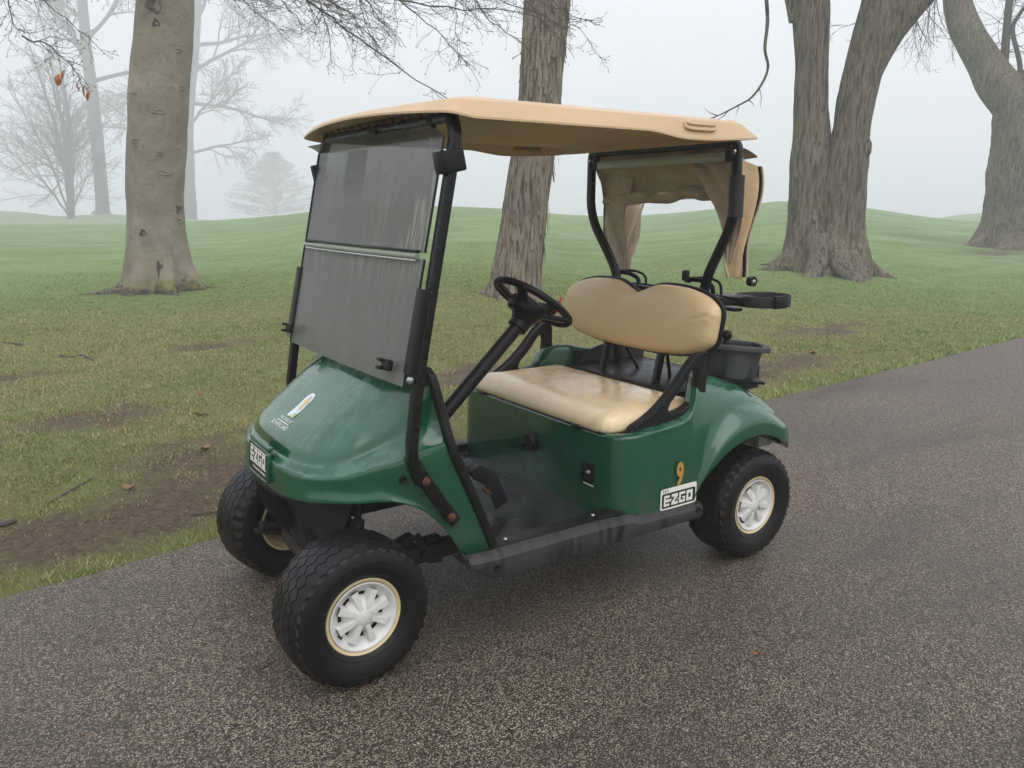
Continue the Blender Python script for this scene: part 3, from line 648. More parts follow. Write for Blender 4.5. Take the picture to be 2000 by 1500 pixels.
# -- two-stemmed maple, right
b = base_at(1607, 530); map_ = thing('twin_stem_tree', 'big furrowed mossy tree splitting into two stems near the ground', 'tree', b)
def px_stem(b, pix, rw, **k):
    pts = stem_pts(b, pix); return trunk_mesh(np.array(pts)-np.array(b), [pxr(b, x*2) for x in rw], **k)
obj('trunk', px_stem(b, [(1592, 520), (1588, 460), (1583, 380), (1583, 310), (1584, 255), (1583, 200), (1586, 120), (1585, 20), (1580, -80), (1560, -500)], [62, 52, 46, 40, 38, 33, 30, 30, 32, 34, 28], seg=100, per=.05, flare=.75, lobes=5, rough=.05, seed=2, furrow=.03, flare_h=.6), M['maple'], map_, sharp=None)
obj('stem', px_stem(b, [(1628, 520), (1633, 450), (1643, 380), (1655, 310), (1664, 255), (1671, 200), (1690, 120), (1712, 40), (1718, 0), (1735, -100), (1760, -500)], [60, 54, 46, 42, 37, 32, 33, 34, 34, 30, 28, 20], seg=100, per=.05, flare=.75, lobes=5, rough=.05, seed=6, furrow=.03, flare_h=.6), M['maple'], map_, sharp=None)
D_ = math.hypot(b.x-CX, b.y-CY)
def limb_px(b, pix, rw, mt, seg=40, furrow=.012):
    P = [tuple(at(px, py, D_+(q[0] if q else 0))-b) for px, py, *q in pix]
    return trunk_mesh(P, [pxr(b, x*2) for x in rw], seg=seg, per=.06, rough=.04, seed=4, furrow=furrow)
obj('limb', limb_px(b, [(1664, 235), (1690, 150), (1722, 90), (1760, 35), (1810, -20), (1880, -90), (2000, -220)], [26, 26, 26, 26, 24, 20, 14], M['maple']), M['maple'], map_, sharp=None)
obj('limb', limb_px(b, [(1555, 40), (1540, -30), (1500, -160), (1440, -260)], [14, 13, 11, 8], M['maple']), M['maple'], map_, sharp=None)
obj('burl', (lambda c: xf(lathe([(-.30, .01), (-.22, .12), (-.08, .20), (.08, .20), (.22, .13), (.34, .01)], 20, 'Z'), Matrix.Translation(c-b)))(at(1679, 290, D_-.05)), M['maple'], map_)
vine = [A3(1440, -260, D_), A3(1485, -120, D_-2), A3(1495, -20, D_-3), A3(1499, 40, D_-3), A3(1494, 95, D_-3), A3(1500, 130, D_-3), A3(1490, 160, D_-3), A3(1468, 190, D_-3), A3(1440, 207, D_-3), A3(1402, 226, D_-3), A3(1385, 232, D_-3)]
vt = Twigs(); vp = crom(vine, 70); vt.tube(vp, np.linspace(.035, .007, 70), 6)
for k in (44, 50, 55, 58, 62, 64): vt.grow(vp[k], vp[k]-vp[k-2]+RNG.normal(0, .12, 3), .35*random.uniform(.5, 1), .009, 0, (0, 0, 0), .4, nseg=6)
obj('hanging_branch', ([tuple(Vector(v)-b) for v in vt.V], vt.F), M['limb'], map_)
tg = Twigs()
for px, py in ((1770, -30), (1800, -40), (1830, -50), (1850, -60), (1790, 5), (1815, -15), (1760, -20)):
    for k in range(3): tg.grow(A3(px+random.uniform(-15, 15), py, D_), (random.uniform(-.5, .5), random.uniform(-.5, .5), -.9), 1.2, .009, 2, (0, 0, -.15), .35, (2, 4), .55, .5, .0025, 8)
obj('twig_spray', ([tuple(Vector(v)-b) for v in tg.V], tg.F), M['twig'], map_, sharp=None)
buttress(map_, b, 1.02, (-2.7, -1.6, -.3, .35, 1.0, 1.6, 2.2, 2.9), M['maple'], .42, 7)
# -- curved trunk at the right edge
b = base_at(1975, 484); cur = thing('curved_tree', 'thick trunk at the right edge with a limb curving up to the left', 'tree', b); D_ = math.hypot(b.x-CX, b.y-CY)
obj('trunk', px_stem(b, [(1978, 460), (1985, 400), (1992, 330), (1999, 260), (1998, 215), (1990, 180)], [64, 58, 55, 56, 54, 50, 40], seg=100, per=.06, flare=.6, lobes=6, rough=.07, seed=9, furrow=.03, flare_h=.6), M['maple'], cur, sharp=None)
obj('limb', limb_px(b, [(2000, 255), (1985, 205), (1950, 165), (1921, 120), (1895, 75), (1876, 30), (1868, -20), (1870, -120), (1890, -320)], [46, 42, 36, 31, 28, 26, 24, 21, 14], M['maple'], 60, .015), M['maple'], cur, sharp=None)
obj('limb', limb_px(b, [(2000, 255), (2015, 190), (2050, 120), (2090, 20), (2120, -150)], [44, 38, 32, 27, 18], M['maple'], 60, .015), M['maple'], cur, sharp=None)
obj('branch', limb_px(b, [(1958, 160), (1962, 110), (1966, 60), (1972, 0), (1985, -60)], [8, 7.5, 7, 6.5, 5], M['limb'], 16, 0), M['limb'], cur, sharp=None)
obj('branch', limb_px(b, [(1985, 190), (1992, 130), (1978, 60), (1990, 30), (2005, 10)], [5, 4.5, 4, 3.5, 3], M['limb'], 12, 0), M['limb'], cur, sharp=None)
tg = Twigs()
for px, py in ((1965, 50), (1970, 10), (1985, 100), (1990, 30), (1935, -20), (1900, -30), (2005, 0), (1960, 100), (1995, 150), (1985, 0), (1950, -30), (1975, 75)):
    for k in range(3): tg.grow(A3(px, py, D_), (random.uniform(-1, 1), random.uniform(-1, 1), random.uniform(-.5, .6)), 1.5, .012, 2, (0, 0, -.05), .35, (3, 5), .7, .5, .003, 8)
obj('twig_spray', ([tuple(Vector(v)-b) for v in tg.V], tg.F), M['twig'], cur, sharp=None)

buttress(cur, b, 1.35, (-2.6, -.5, .3, 1.0, 1.7, 2.5), M['maple'], .36, 9)
# -- trees in the fog
def fog_point(px, D): d = ray_dir(px, 420); h = math.hypot(d.x, d.y); x, y = CX+d.x/h*D, CY+d.y/h*D; return Vector((x, y, float(height(x, y))))
def fog_tree(name, label, px, D, pix, rw, limbs, lv, g, wig=.22, minr=.009):
    b = fog_point(px, D); t = thing(name, label, 'tree', b)
    P = [(0, 0, -.3)]+[tuple(at(x, y, D)-b) for x, y in pix]
    obj('trunk', trunk_mesh(P, [pxr(b, x*2) for x in rw], seg=20, per=.3, flare=.35, rough=.04, flare_h=.5), M['fogbark'], t, sharp=None)
    T = Twigs()
    for (x, y), d, L, r in limbs: T.grow(at(x, y, D)-b, d, L*D/50, r*D/50, lv, tuple(q*42/D for q in g), wig, (6, 8), .7, .52, minr*D/50, 9, 0, .25, .2)
    obj('branches', (T.V, T.F), M['fogbark'], t, sharp=None); return t
def sv(a, up, tw_=0): return tuple(RGT*math.cos(rad(a))*(1-abs(up))+FWD*math.sin(rad(a))*(1-abs(up))+Vector((0, 0, up)))
fog_tree('bare_tree', 'tall slim bare tree in fog left of the smooth grey trunk', 198, 142, [(200, 400), (192, 300), (182, 200), (172, 120), (165, 50), (160, -30), (165, -120)], [15, 12.5, 11.5, 11, 10, 9, 8, 6],
         [((178, 160), sv(0, .25), 5.5, .12), ((172, 110), sv(180, .55), 6.5, .16), ((175, 140), sv(160, .75), 6, .14), ((168, 80), sv(20, .5), 5.5, .12), ((165, 40), sv(200, .5), 5, .12), ((163, 10), sv(-30, .5), 5, .12), ((162, -20), sv(90, .6), 4.5, .1), ((160, -40), sv(180, .3), 5, .1), ((165, -90), sv(10, .4), 5, .1)], 3, (0, 0, .02))
fog_tree('bare_tree', 'pale bare tree in thick fog just right of the smooth grey trunk', 369, 162, [(370, 380), (368, 320), (366, 250), (372, 170), (380, 90), (385, 0), (388, -100)], [15, 12, 11, 11, 10, 9, 8, 6],
         [((368, 300), sv(15, .25), 4.2, .09), ((366, 250), sv(-25, .3), 5, .1), ((370, 200), sv(10, .1), 5.5, .12), ((375, 140), sv(0, .35), 5.5, .12), ((380, 90), sv(30, .3), 5.5, .12), ((383, 40), sv(-20, .4), 5, .12), ((372, 170), sv(180, .3), 5.5, .12), ((366, 240), sv(170, .1), 5.5, .12), ((385, 0), sv(10, .2), 5, .1), ((385, -20), sv(180, .4), 5, .1)], 3, (0, 0, -.015))
# many-stemmed thin tree
b = fog_point(137, 122); ms = thing('many_stemmed_tree', 'thin many-stemmed bare tree fanning out in fog at the left edge', 'tree', b)
for tgt, r in (((92, 130), .16), ((58, 90), .13), ((105, 60), .14), ((20, 180), .07), ((150, 250), .06), ((-10, 270), .06), ((175, 330), .045), ((75, 20), .10), ((118, 200), .07)):
    T = Twigs(); r *= 2.5; e = at(*tgt, 122)-b; P0 = Vector((random.uniform(-.2, .2), random.uniform(-.2, .2), -.1)); n = 16; P = []
    for i in range(n):
        t = i/(n-1); q = P0.lerp(e, t); q += (RGT*(math.sin(t*math.pi)*.9*random.uniform(.7, 1.1)) if tgt[0] < 110 else Vector()); P.append(np.array(q))
    R_ = np.linspace(r, r*.25, n); T.tube(P, R_, 6)
    for i in range(4, n):
        for _ in range(2): T.grow(P[i], np.array(P[i]-P[i-1])/np.linalg.norm(P[i]-P[i-1])+RNG.normal(0, .55, 3), 8.2*(1.2-i/n), R_[i]*.40, 2, (0, 0, .025), .22, (4, 5), .5, .5, .013, 7)
    obj('stem', (T.V, T.F), M['fogbark'], ms, sharp=None)
# pine
b = fog_point(540, 262); b.z -= .2; pine = thing('pine_tree', 'broad pine almost lost in the fog behind the windshield', 'tree', b); top = at(528, 296, 262).z-b.z
obj('trunk', trunk_mesh([(0, 0, -.5), (0, 0, top*.5), (0, 0, top*.95)], [.45, .30, .08], seg=12, per=.8), M['fogbark'], pine)
V = []; F = []
for k in range(280):
    t = random.random()**.8; z = top*(.08+.9*t); R0 = 14.0*(1-t**2.2)**.62*(.62+.38*math.sin(math.pi*min(1, .25+t)))*(.7+.45*random.random())+.3; a = random.random()*6.283
    for q in range(46):
        u = random.random()**.6; c = Vector((math.cos(a)*R0*u, math.sin(a)*R0*u, z+.35*u*u*R0*.35+random.uniform(-.12, .12)))+Vector((random.uniform(-.25, .25), random.uniform(-.25, .25), 0))
        d = Vector((random.uniform(-1, 1), random.uniform(-1, 1), random.uniform(-.2, .9))).normalized()*.95; s_ = d.cross(Vector((random.uniform(-1, 1), random.uniform(-1, 1), .3))).normalized()*.12
        i = len(V); V += [tuple(c-s_), tuple(c+s_), tuple(c+d)]; F.append((i, i+1, i+2))
obj('crown', (V, F), simple('pine_needles', (.030, .052, .026), .7, .4, 3, .2, 0), pine, smooth=False)

# ------------------------------------------------------------------ grass blades (nobody could count them)
def grass():
    n = 2300000
    th = RNG.uniform(_A[0]+.12, _A[-1]+.22, n); r = 1.8+(20-1.8)*RNG.random(n)**.84
    x = CX+r*np.cos(th); y = CY+r*np.sin(th); x0, x1, y0, y1, st = -19.0, 8.0, -18.5, .2, .04       # sample the slow fields once on a grid
    gx, gy = np.meshgrid(np.arange(x0, x1, st), np.arange(y0, y1, st), indexing='ij'); ok = (x > x0) & (x < x1-st) & (y > y0) & (y < y1-st); x, y, r = x[ok], y[ok], r[ok]
    ix = ((x-x0)/st).astype(int); iy = ((y-y0)/st).astype(int); look = lambda G: G[ix, iy]
    dp = look(edge_y(gx)+wob(gx.ravel(), 0).reshape(gx.shape)-gy)-(y-gy[ix, iy]); cl = look(fbm2(gx, gy, 9, 2, 41)); md = look(mud(gx, gy)); pt_ = look(fbm2(gx, gy, .9, 4, 51)); n = len(x)
    keep = (dp > -.012) & (RNG.random(n) < np.clip(1.10-md*1.0, .07, 1)*np.clip(.75+.8*cl, .2, 1)*np.clip(1.35-r/14, .06, 1))
    x, y, r, dp, cl, md, pt_ = [a[keep] for a in (x, y, r, dp, cl, md, pt_)]; n = len(x); z = height(x, y)-.004
    edge = np.exp(-(dp/.13)**2)
    tall = (.012+.015*RNG.random(n)+.008*cl)*(1+1.5*edge*(RNG.random(n) < .35))*np.clip(1-.35*md, .4, 1)
    wd = (.0016+.0012*RNG.random(n))*np.clip(r/4.5, .8, 2.6)
    a = RNG.uniform(0, 2*np.pi, n); lean = RNG.uniform(.2, 1.3, n)*tall; la = RNG.uniform(0, 2*np.pi, n)
    bx, by = np.cos(a)*wd, np.sin(a)*wd
    P = np.empty((n, 3, 3), np.float32)
    P[:, 0] = np.c_[x-bx, y-by, z]; P[:, 1] = np.c_[x+bx, y+by, z]; P[:, 2] = np.c_[x+np.cos(la)*lean, y+np.sin(la)*lean, z+tall]
    me = bpy.data.meshes.new('grass_blades'); me.vertices.add(n*3); me.vertices.foreach_set('co', P.ravel())
    me.loops.add(n*3); me.loops.foreach_set('vertex_index', np.arange(n*3, dtype=np.int32)); me.polygons.add(n)
    me.polygons.foreach_set('loop_start', np.arange(0, n*3, 3, dtype=np.int32)); me.update(calc_edges=True)
    t = np.clip(.5+.8*pt_, 0, 1); q = RNG.random(n); dry = (q < .16+.30*t*(1-edge)+.5*md)
    c0 = np.array([.150, .205, .055]); c1 = np.array([.255, .275, .085]); cd_ = np.array([.46, .37, .20])
    fr = sstep((r-8)/8)[:, None]
    C = c0+(c1-c0)*t[:, None]; C = C*(1-fr)+np.array([.215, .345, .085])*fr; C = np.where(dry[:, None]*(1-fr) > .5, cd_*(.6+.6*RNG.random((n, 1))), C*(.65+.7*RNG.random((n, 1))))
    C = C*(1+.25*edge[:, None]*np.array([.6, 1, .5]))
    A = np.ones((n, 3, 4), np.float32); A[:, :, :3] = C[:, None]
    at_ = me.attributes.new('tint', 'FLOAT_COLOR', 'POINT'); at_.data.foreach_set('color', A.ravel()); return me
gm, nt, bb = mat('grass_blade'); an = N(nt, 'Attribute', attribute_name='tint'); nt.links.new(an.outputs['Color'], bb.inputs['Base Color']); bb.inputs['Roughness'].default_value = .55; bb.inputs['Specular IOR Level'].default_value = .35
g = link('grass_blades', grass(), gm, smooth=False); tag(g, 'short winter-worn grass covering the lawn beside the path', None, None, 'stuff')
# ------------------------------------------------------------------ golf cart (x forward, y to the driver's side, rear axle at x = 0)
cart = thing('golf_cart', 'dark green golf cart with tan roof and wet windshield on the path', 'golf cart', (0, 0, 0))
BM, BP = M['black_metal'], M['black_plastic']

# -- front cowl: rings from the lower lip up to the spine, each from the nose (y = 0) back to the rear edge
def ring(pts, n=64): return arclen(crom(pts, 300), n)
RA = ring([(1.790, 0, .512), (1.792, .10, .517), (1.788, .20, .525), (1.755, .31, .531), (1.700, .388, .539), (1.640, .437, .541), (1.572, .470, .542), (1.516, .487, .530), (1.454, .500, .495), (1.388, .507, .424), (1.330, .511, .330), (1.300, .512, .312), (1.215, .512, .312)], 90)
RB = ring([(1.797, 0, .602), (1.795, .10, .603), (1.785, .19, .604), (1.750, .30, .600), (1.692, .390, .610), (1.630, .438, .628), (1.560, .475, .652), (1.500, .492, .670), (1.430, .503, .684), (1.368, .508, .694)], 90)
RC = ring([(1.785, 0, .612), (1.783, .10, .613), (1.772, .185, .614), (1.738, .29, .610), (1.682, .378, .620), (1.622, .425, .638), (1.553, .461, .662), (1.495, .479, .680), (1.428, .491, .695), (1.370, .497, .706)], 90)
RD = ring([(1.765, 0, .626), (1.763, .10, .626), (1.757, .187, .627), (1.735, .272, .629), (1.697, .333, .633), (1.645, .368, .645), (1.587, .390, .666), (1.540, .405, .688), (1.500, .419, .711), (1.440, .442, .748), (1.378, .482, .765)], 90)
RD2 = ring([(1.758, 0, .634), (1.756, .10, .634), (1.749, .183, .635), (1.727, .266, .637), (1.690, .325, .642), (1.639, .360, .655), (1.583, .382, .677), (1.536, .398, .701), (1.496, .412, .727), (1.438, .437, .780), (1.383, .475, .80)], 90)
RE = ring([(1.751, 0, .662), (1.749, .10, .662), (1.738, .178, .663), (1.713, .255, .667), (1.674, .313, .677), (1.622, .348, .695), (1.570, .369, .718), (1.525, .386, .744), (1.484, .402, .772), (1.437, .430, .822), (1.395, .466, .862)], 90)
RF = ring([(1.737, 0, .681), (1.735, .09, .681), (1.722, .155, .684), (1.694, .220, .693), (1.652, .270, .713), (1.604, .300, .742), (1.556, .320, .772), (1.514, .337, .797), (1.474, .360, .818), (1.436, .400, .855), (1.402, .440, .893)], 90)
RG = ring([(1.712, 0, .698), (1.704, .06, .703), (1.683, .11, .714), (1.650, .150, .736), (1.612, .178, .763), (1.572, .196, .792), (1.534, .208, .820), (1.498, .221, .846), (1.464, .24, .872), (1.434, .265, .895), (1.404, .30, .911)], 90)
RH = ring([(1.695, 0, .709), (1.668, 0, .726), (1.640, 0, .747), (1.608, 0, .773), (1.575, 0, .800), (1.542, 0, .827), (1.512, 0, .851), (1.483, 0, .874), (1.455, 0, .895), (1.43, 0, .912), (1.404, 0, .922)], 90)
def between(a, b, k): return [a+(b-a)*t for t in np.linspace(0, 1, k+2)[1:-1]]
lipi = RA.copy(); lipi[:, 1] *= .975; lipi[:, 0] -= .008; lipi[:, 2] += .012
A2 = RA.copy(); A2[:, 2] += .004; A2[:, 1] *= 1.004
rows = [lipi, RA, A2] + between(A2, RB, 6) + [RB+(RC-RB)*.05, RB+(RC-RB)*.5+np.array([.002, .002, .003]), RC] + between(RC, RD, 2)
core = np.array([RD, RD2, RE, RF, RG, RH]); dense = []
t = np.linspace(0, 5, 31)
cc = np.stack([crom(core[:, j], 31) for j in range(90)], 1)
cc[-1, :, 1] = 0; rows += list(cc)
left = grid(np.array(rows), flip=True); cowl_vf = join(left, mirror_y(left))
def weld(o, d=1e-4):
    bm = bmesh.new(); bm.from_mesh(o.data); bmesh.ops.remove_doubles(bm, verts=bm.verts, dist=d); bmesh.ops.recalc_face_normals(bm, faces=bm.faces); bm.to_mesh(o.data); bm.free()
    o.data.polygons.foreach_set('use_smooth', [True]*len(o.data.polygons)); o.data.set_sharp_from_angle(angle=rad(50)); return o
def smooth_weld(o):
    bm = bmesh.new(); bm.from_mesh(o.data); bmesh.ops.remove_doubles(bm, verts=bm.verts, dist=2e-4); bmesh.ops.recalc_face_normals(bm, faces=bm.faces); bm.to_mesh(o.data); bm.free()
    o.data.polygons.foreach_set('use_smooth', [True]*len(o.data.polygons)); return o
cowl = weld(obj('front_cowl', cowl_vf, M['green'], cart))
bvh = BVHTree.FromPolygons([Vector(v) for v in cowl_vf[0]], cowl_vf[1])
# black trim along the rear edge of the cowl
te = [(1.212, .512, .315), (1.26, .513, .44), (1.345, .512, .640), (1.366, .508, .70), (1.376, .486, .768), (1.392, .468, .86), (1.40, .445, .905), (1.403, .38, .915), (1.402, 0, .926)]
tp = [tuple(p) for p in crom(te, 60)]; full = tp + [(x, -y, z) for x, y, z in reversed(tp[:-1])]
obj('cowl_trim', sweep(full, prof_rect(.026, .030, .009, 4), up=(0, 1, 0)), BP, cart)
# dashboard, toe board
P = [[(1.400, y, .915), (1.392, y, .90), (1.384, y, .86), (1.374, y, .76), (1.36, y, .70), (1.345, y, .60), (1.33, y, .47), (1.245, y, .345), (1.20, y, .300)] for y in np.linspace(-.462, .462, 9)]
obj('dashboard', grid(np.array(P)), BP, cart)
# hood logo: rounded panel, gold leaf, grass, two lines of lettering
def on_hood(V, F, off):
    out = []
    for v in V:
        h = bvh.ray_cast(Vector((v[0], v[1], 2)), Vector((0, 0, -1)))
        out.append((h[0]+h[1]*(off if h[1].z > 0 else -off)) if h[0] else Vector(v))
    return [tuple(p) for p in out], F
def disc_grid(poly, n=10):               # fill a star-shaped 2D outline with rings so that it can follow the hood
    c = np.mean(poly, 0); P = np.array([[c+(np.array(q)-c)*t for q in poly] for t in np.linspace(.02, 1, n)])
    V, F = grid(np.concatenate([P, np.zeros(P.shape[:2]+(1,))], 2), cv=True); return V, F
hood = lambda uv: (1.640-uv[1]*.80, uv[0]-.004)   # decal u to the driver's side, v towards the windshield, in metres
def panel(poly): return [hood(p) for p in poly]
pan = [(-.028, -.055), (.028, -.055), (.028, .028)]+[(.028*math.cos(a), .028+.028*math.sin(a)) for a in np.linspace(.2, math.pi-.2, 9)]+[(-.028, .028)]
pan = arclen(np.array(pan+[pan[0]]), 49)[:-1]
obj('logo_panel', on_hood(*disc_grid(panel(pan)), .0012), M['logo_sky'], cowl)
lf = [(.013*math.cos(a)*(1+.28*math.sin(5*a)+.14*math.sin(9*a+1))+.006, .010+.033*math.sin(a)*(1+.14*math.sin(7*a))) for a in np.linspace(0, 2*math.pi, 60, endpoint=False)]
obj('logo_leaf', on_hood(*disc_grid(panel(lf)), .0022), M['logo_gold'], cowl)
obj('logo_grass', on_hood(*disc_grid(panel([(-.012, -.0545), (.0275, -.0545), (.0275, -.034), (.012, -.030), (.004, -.040), (-.004, -.047)])), .0022), M['logo_green'], cowl)
for s, sz, v0, nm in (('THE LINKS AT', .0185, -.078, 'logo_lettering'), ('BOWEN LAKE', .0245, -.108, 'logo_lettering')):
    V, F = text_mesh(s, sz, 0); V = [(*hood((p[0]*.92, p[1]+v0)), 0) for p in V]; obj(nm, on_hood(V, F, .002), M['white_print'], cowl, smooth=False)
V, F = grid(np.array([[(*hood((u, -.0835-q)), 0) for u in np.linspace(-.055, .055, 12)] for q in (0, .003)])); obj('logo_rule', on_hood(V, F, .002), M['white_print'], cowl)
# E-Z-GO lettering as block shapes
def rects(*r): return [[(a, b), (c, b), (c, d), (a, d)] for a, b, c, d in r]
LET = {'E': rects((0, 0, .26, 1), (.24, .76, .86, 1), (.24, .38, 1.08, .62), (.24, 0, .86, .24)),
       'Z': [[(.0, .74), (.0, 1), (.98, 1), (.98, .76), (.42, .26), (1.0, .26), (1.0, 0), (-.02, 0), (-.02, .24), (.52, .74)], [(-.16, .38), (.08, .62), (-.16, .62)][::-1], [(.80, .38), (1.06, .38), (1.06, .60)]],
       'G': rects((0, 0, .28, 1), (.26, .76, .98, 1), (.26, 0, .98, .24), (.70, .20, .98, .55), (.50, .40, .72, .55)),
       'O': rects((0, 0, .32, 1), (.30, .70, .70, 1), (.30, 0, .70, .30), (.68, 0, 1.0, 1))}
def ezgo(w_, h_, th):                    # letters in a w x h box centred on the origin, thickness th
    V, F = [], []; adv = w_/4.42; s = adv*1.0
    for k, ch in enumerate('EZGO'):
        x0 = -w_/2+k*adv*1.14
        for pg in LET[ch]:
            i = len(V); n = len(pg)
            ar = sum(pg[q][0]*pg[(q+1) % n][1]-pg[(q+1) % n][0]*pg[q][1] for q in range(n)); pg = pg if ar > 0 else pg[::-1]
            V += [(x0+px*s*.96, (py-.5)*h_, th) for px, py in pg]; F.append(tuple(range(i, i+n)))
    return V, F
# nose badge in a recessed frame
nz = frame(Vector((1.7985, .014, .588)), (0, 1, 0), (-.08, 0, 1)) @ Matrix.Diagonal((1.17, .90, 1, 1))
def rrect(w_, h_, r, k=5):
    return prof_rect(w_, h_, r, k)
badge = obj('nose_badge', xf(poly_prism(rrect(.150, .098, .006), [], Matrix(), .006, .0015), nz), M['black_print'], cart)
fr_ = poly_prism(rrect(.168, .120, .014), [rrect(.153, .101, .006)[::-1]], Matrix(), .007, .003)
obj('badge_surround', xf(fr_, nz), M['green'], cart)
obj('badge_ridge', xf(box((0, .068, -.004), (.165, .016, .020), .006), nz), M['green'], cart)
obj('badge_lettering', xf(ezgo(.134, .048, .0066), nz @ Matrix.Translation((0, .015, 0))), M['cream_print'], badge, smooth=False)
for y0 in (.043, -.014): obj('badge_line', xf(box((0, y0, .0056), (.140, .0038, .0016)), nz), M['cream_print'], badge, smooth=False)
obj('badge_lettering', xf(text_mesh('A Textron Company', .013), nz @ Matrix.Translation((.012, -.034, .0062))), M['cream_print'], badge, smooth=False)
obj('cowl_plug', xf(lathe([(0, .001), (.004, .008), (.003, .011), (-.004, .011)], 18, 'Y'), Matrix.Translation((1.520, .492, .607))), BP, cart)

# -- black shroud under the nose
def sec(z, xf_, wf, wb, xb): return [(xb, -wb, z), (xf_-.05, -wf-.02, z), (xf_-.012, -wf, z), (xf_, -wf*.6, z), (xf_+.004, 0, z), (xf_, wf*.6, z), (xf_-.012, wf, z), (xf_-.05, wf+.02, z), (xb, wb, z)]
secs = [sec(.548, 1.768, .20, .33, 1.60), sec(.500, 1.775, .20, .32, 1.61), sec(.488, 1.765, .19, .315, 1.61), sec(.42, 1.745, .165, .29, 1.625), sec(.36, 1.725, .14, .25, 1.64), sec(.30, 1.70, .11, .17, 1.64), sec(.24, 1.67, .08, .10, 1.60)]
sh = obj('front_shroud', grid(np.array(secs)), M['grey_plastic'], cart)
sh.data.set_sharp_from_angle(angle=rad(28))
obj('shroud_panel', grid(np.array([[(1.773-.0*k, y, .478) for y in np.linspace(-.16, .16, 9)], [(1.753, y*.86, .40) for y in np.linspace(-.16, .16, 9)], [(1.742, y*.74, .355) for y in np.linspace(-.16, .16, 9)]])), BP, cart)
for y in np.linspace(-.13, .13, 8): obj('shroud_rib', tube([(1.776, y, .472), (1.757, y*.86, .40), (1.746, y*.76, .36)], .0035, 6), BP, cart)
obj('shroud_lip', tube([(1.60, .335, .530), (1.72, .245, .520), (1.768, .20, .512), (1.782, .10, .505), (1.785, 0, .503), (1.782, -.10, .505), (1.768, -.20, .512), (1.72, -.245, .52), (1.60, -.335, .53)], .009, 8), BP, cart)
# -- front suspension
DS = M['dirty_steel']
obj('front_axle', tube([(1.676, .34, .235), (1.676, .15, .225), (1.66, -.15, .225), (1.63, -.32, .235)], .026, 10), DS, cart)
for s in (1, -1):
    obj('leaf_spring', sweep([(1.74, s*.24, .262), (1.676, s*.24, .245), (1.53, s*.25, .262), (1.38, s*.26, .315)], prof_rect(.045, .020, .003), up=(0, 1, 0)), DS, cart)
    obj('spring_leaf', sweep([(1.76, s*.24, .247), (1.676, s*.24, .226), (1.55, s*.25, .236)], prof_rect(.040, .012, .003), up=(0, 1, 0)), DS, cart)
    obj('spring_shackle', join(sweep([(1.375, s*.285, .325), (1.345, s*.285, .245), (1.325, s*.285, .222), (1.28, s*.285, .218)], prof_rect(.010, .026, .003), up=(0, 1, 0)), box((1.30, s*.25, .275), (.06, .04, .035), .008), tube([(1.355, s*.20, .252), (1.355, s*.31, .252)], .014)), DS, cart)
    obj('shock_absorber', join(tube([(1.60, s*.29, .255), (1.575, s*.27, .42)], .022), tube([(1.575, s*.27, .42), (1.56, s*.255, .53)], .012), lathe_at := xf(lathe([(-.012, .004), (-.010, .026), (.008, .026), (.012, .004)], 16, 'Z'), Matrix.Translation((1.60, s*.29, .262)))), DS, cart)
    obj('steering_knuckle', join(box((1.676 if s > 0 else 1.63, s*(.36 if s > 0 else .33), .24), (.05, .05, .13), .012), tube([(1.676 if s > 0 else 1.63, s*.32, .225), (1.676 if s > 0 else 1.62, s*(.44 if s > 0 else .40), .225)], .022)), DS, cart)
obj('tie_rod', tube([(1.59, .36, .215), (1.58, 0, .21), (1.56, -.34, .215)], .010), DS, cart)
gb = []; 
for k in range(9): gb.append(xf(lathe([(-.005, .018), (0, .027), (.005, .018)], 14, 'X'), frame(Vector((1.60-.012*k, .10, .42+.008*k)), (-.83, 0, .55), (0, 1, 0))))
obj('steering_boot', join(*gb), BP, cart)
obj('steering_box', join(box((1.62, .09, .37), (.09, .07, .08), .015), tube([(1.60, .1, .40), (1.45, .16, .56), (1.26, .27, .73)], .014)), DS, cart)
obj('frame_rail', join(*[box((.95, s*.26, .245), (1.0, .05, .06), .008) for s in (1, -1)], box((1.55, 0, .33), (.06, .5, .05), .008)), DS, cart)

# -- wheels
def tyre_mesh(tread=True):
    R0 = .226; per = 34; sub = 6; n = per*sub
    lines = [(-.072, .112, 0, 0), (-.082, .118, 0, 0), (-.090, .128, 0, 0), (-.100, .146, 0, 0), (-.1055, .166, 0, 0), (-.104, .184, 0, 0), (-.098, .199, 0, 0), (-.0968, .2012, .0, 0), (-.0930, .2058, .0045, 0), (-.0914, .2070, .0052, 0), (-.0902, .2104, .0052, 0)]
    rad_ = lambda w: R0-.0085*(abs(w)/.085)**2.4
    for k, g in enumerate((-.060, -.030, 0, .030, .060)):
        ph = k % 2
        for dw, dep in ((-.0026, 0), (-.0016, .0070), (.0016, .0070), (.0026, 0)): lines.append((g+dw, rad_(g+dw)-dep, .0078, ph))
    lines += [(-w, r, z, 1) for w, r, z, ph in reversed(lines[:11])]
    P = np.zeros((n, len(lines), 3))
    for i in range(n):
        a = 2*math.pi*i/n; f = (i % sub)/sub; tri = 4*abs(f-.5)-1
        for j, (w_, r, z, ph) in enumerate(lines):
            rr = r+(.0018 if (ph == 0 and z and .02 < abs(w_) and (i//3) % 2 == 0) else 0)*0
            ww = w_+z*(tri if ph == 0 else -tri)
            P[i, j] = (rr*math.sin(a), ww, rr*math.cos(a))
    return grid(P, cu=True)
tyre_me = mesh_from('tyre', *tyre_mesh()); tyre_me.materials.append(M['rubber']); tyre_me.polygons.foreach_set('use_smooth', [True]*len(tyre_me.polygons)); tyre_me.set_sharp_from_angle(angle=rad(24))
rings = []
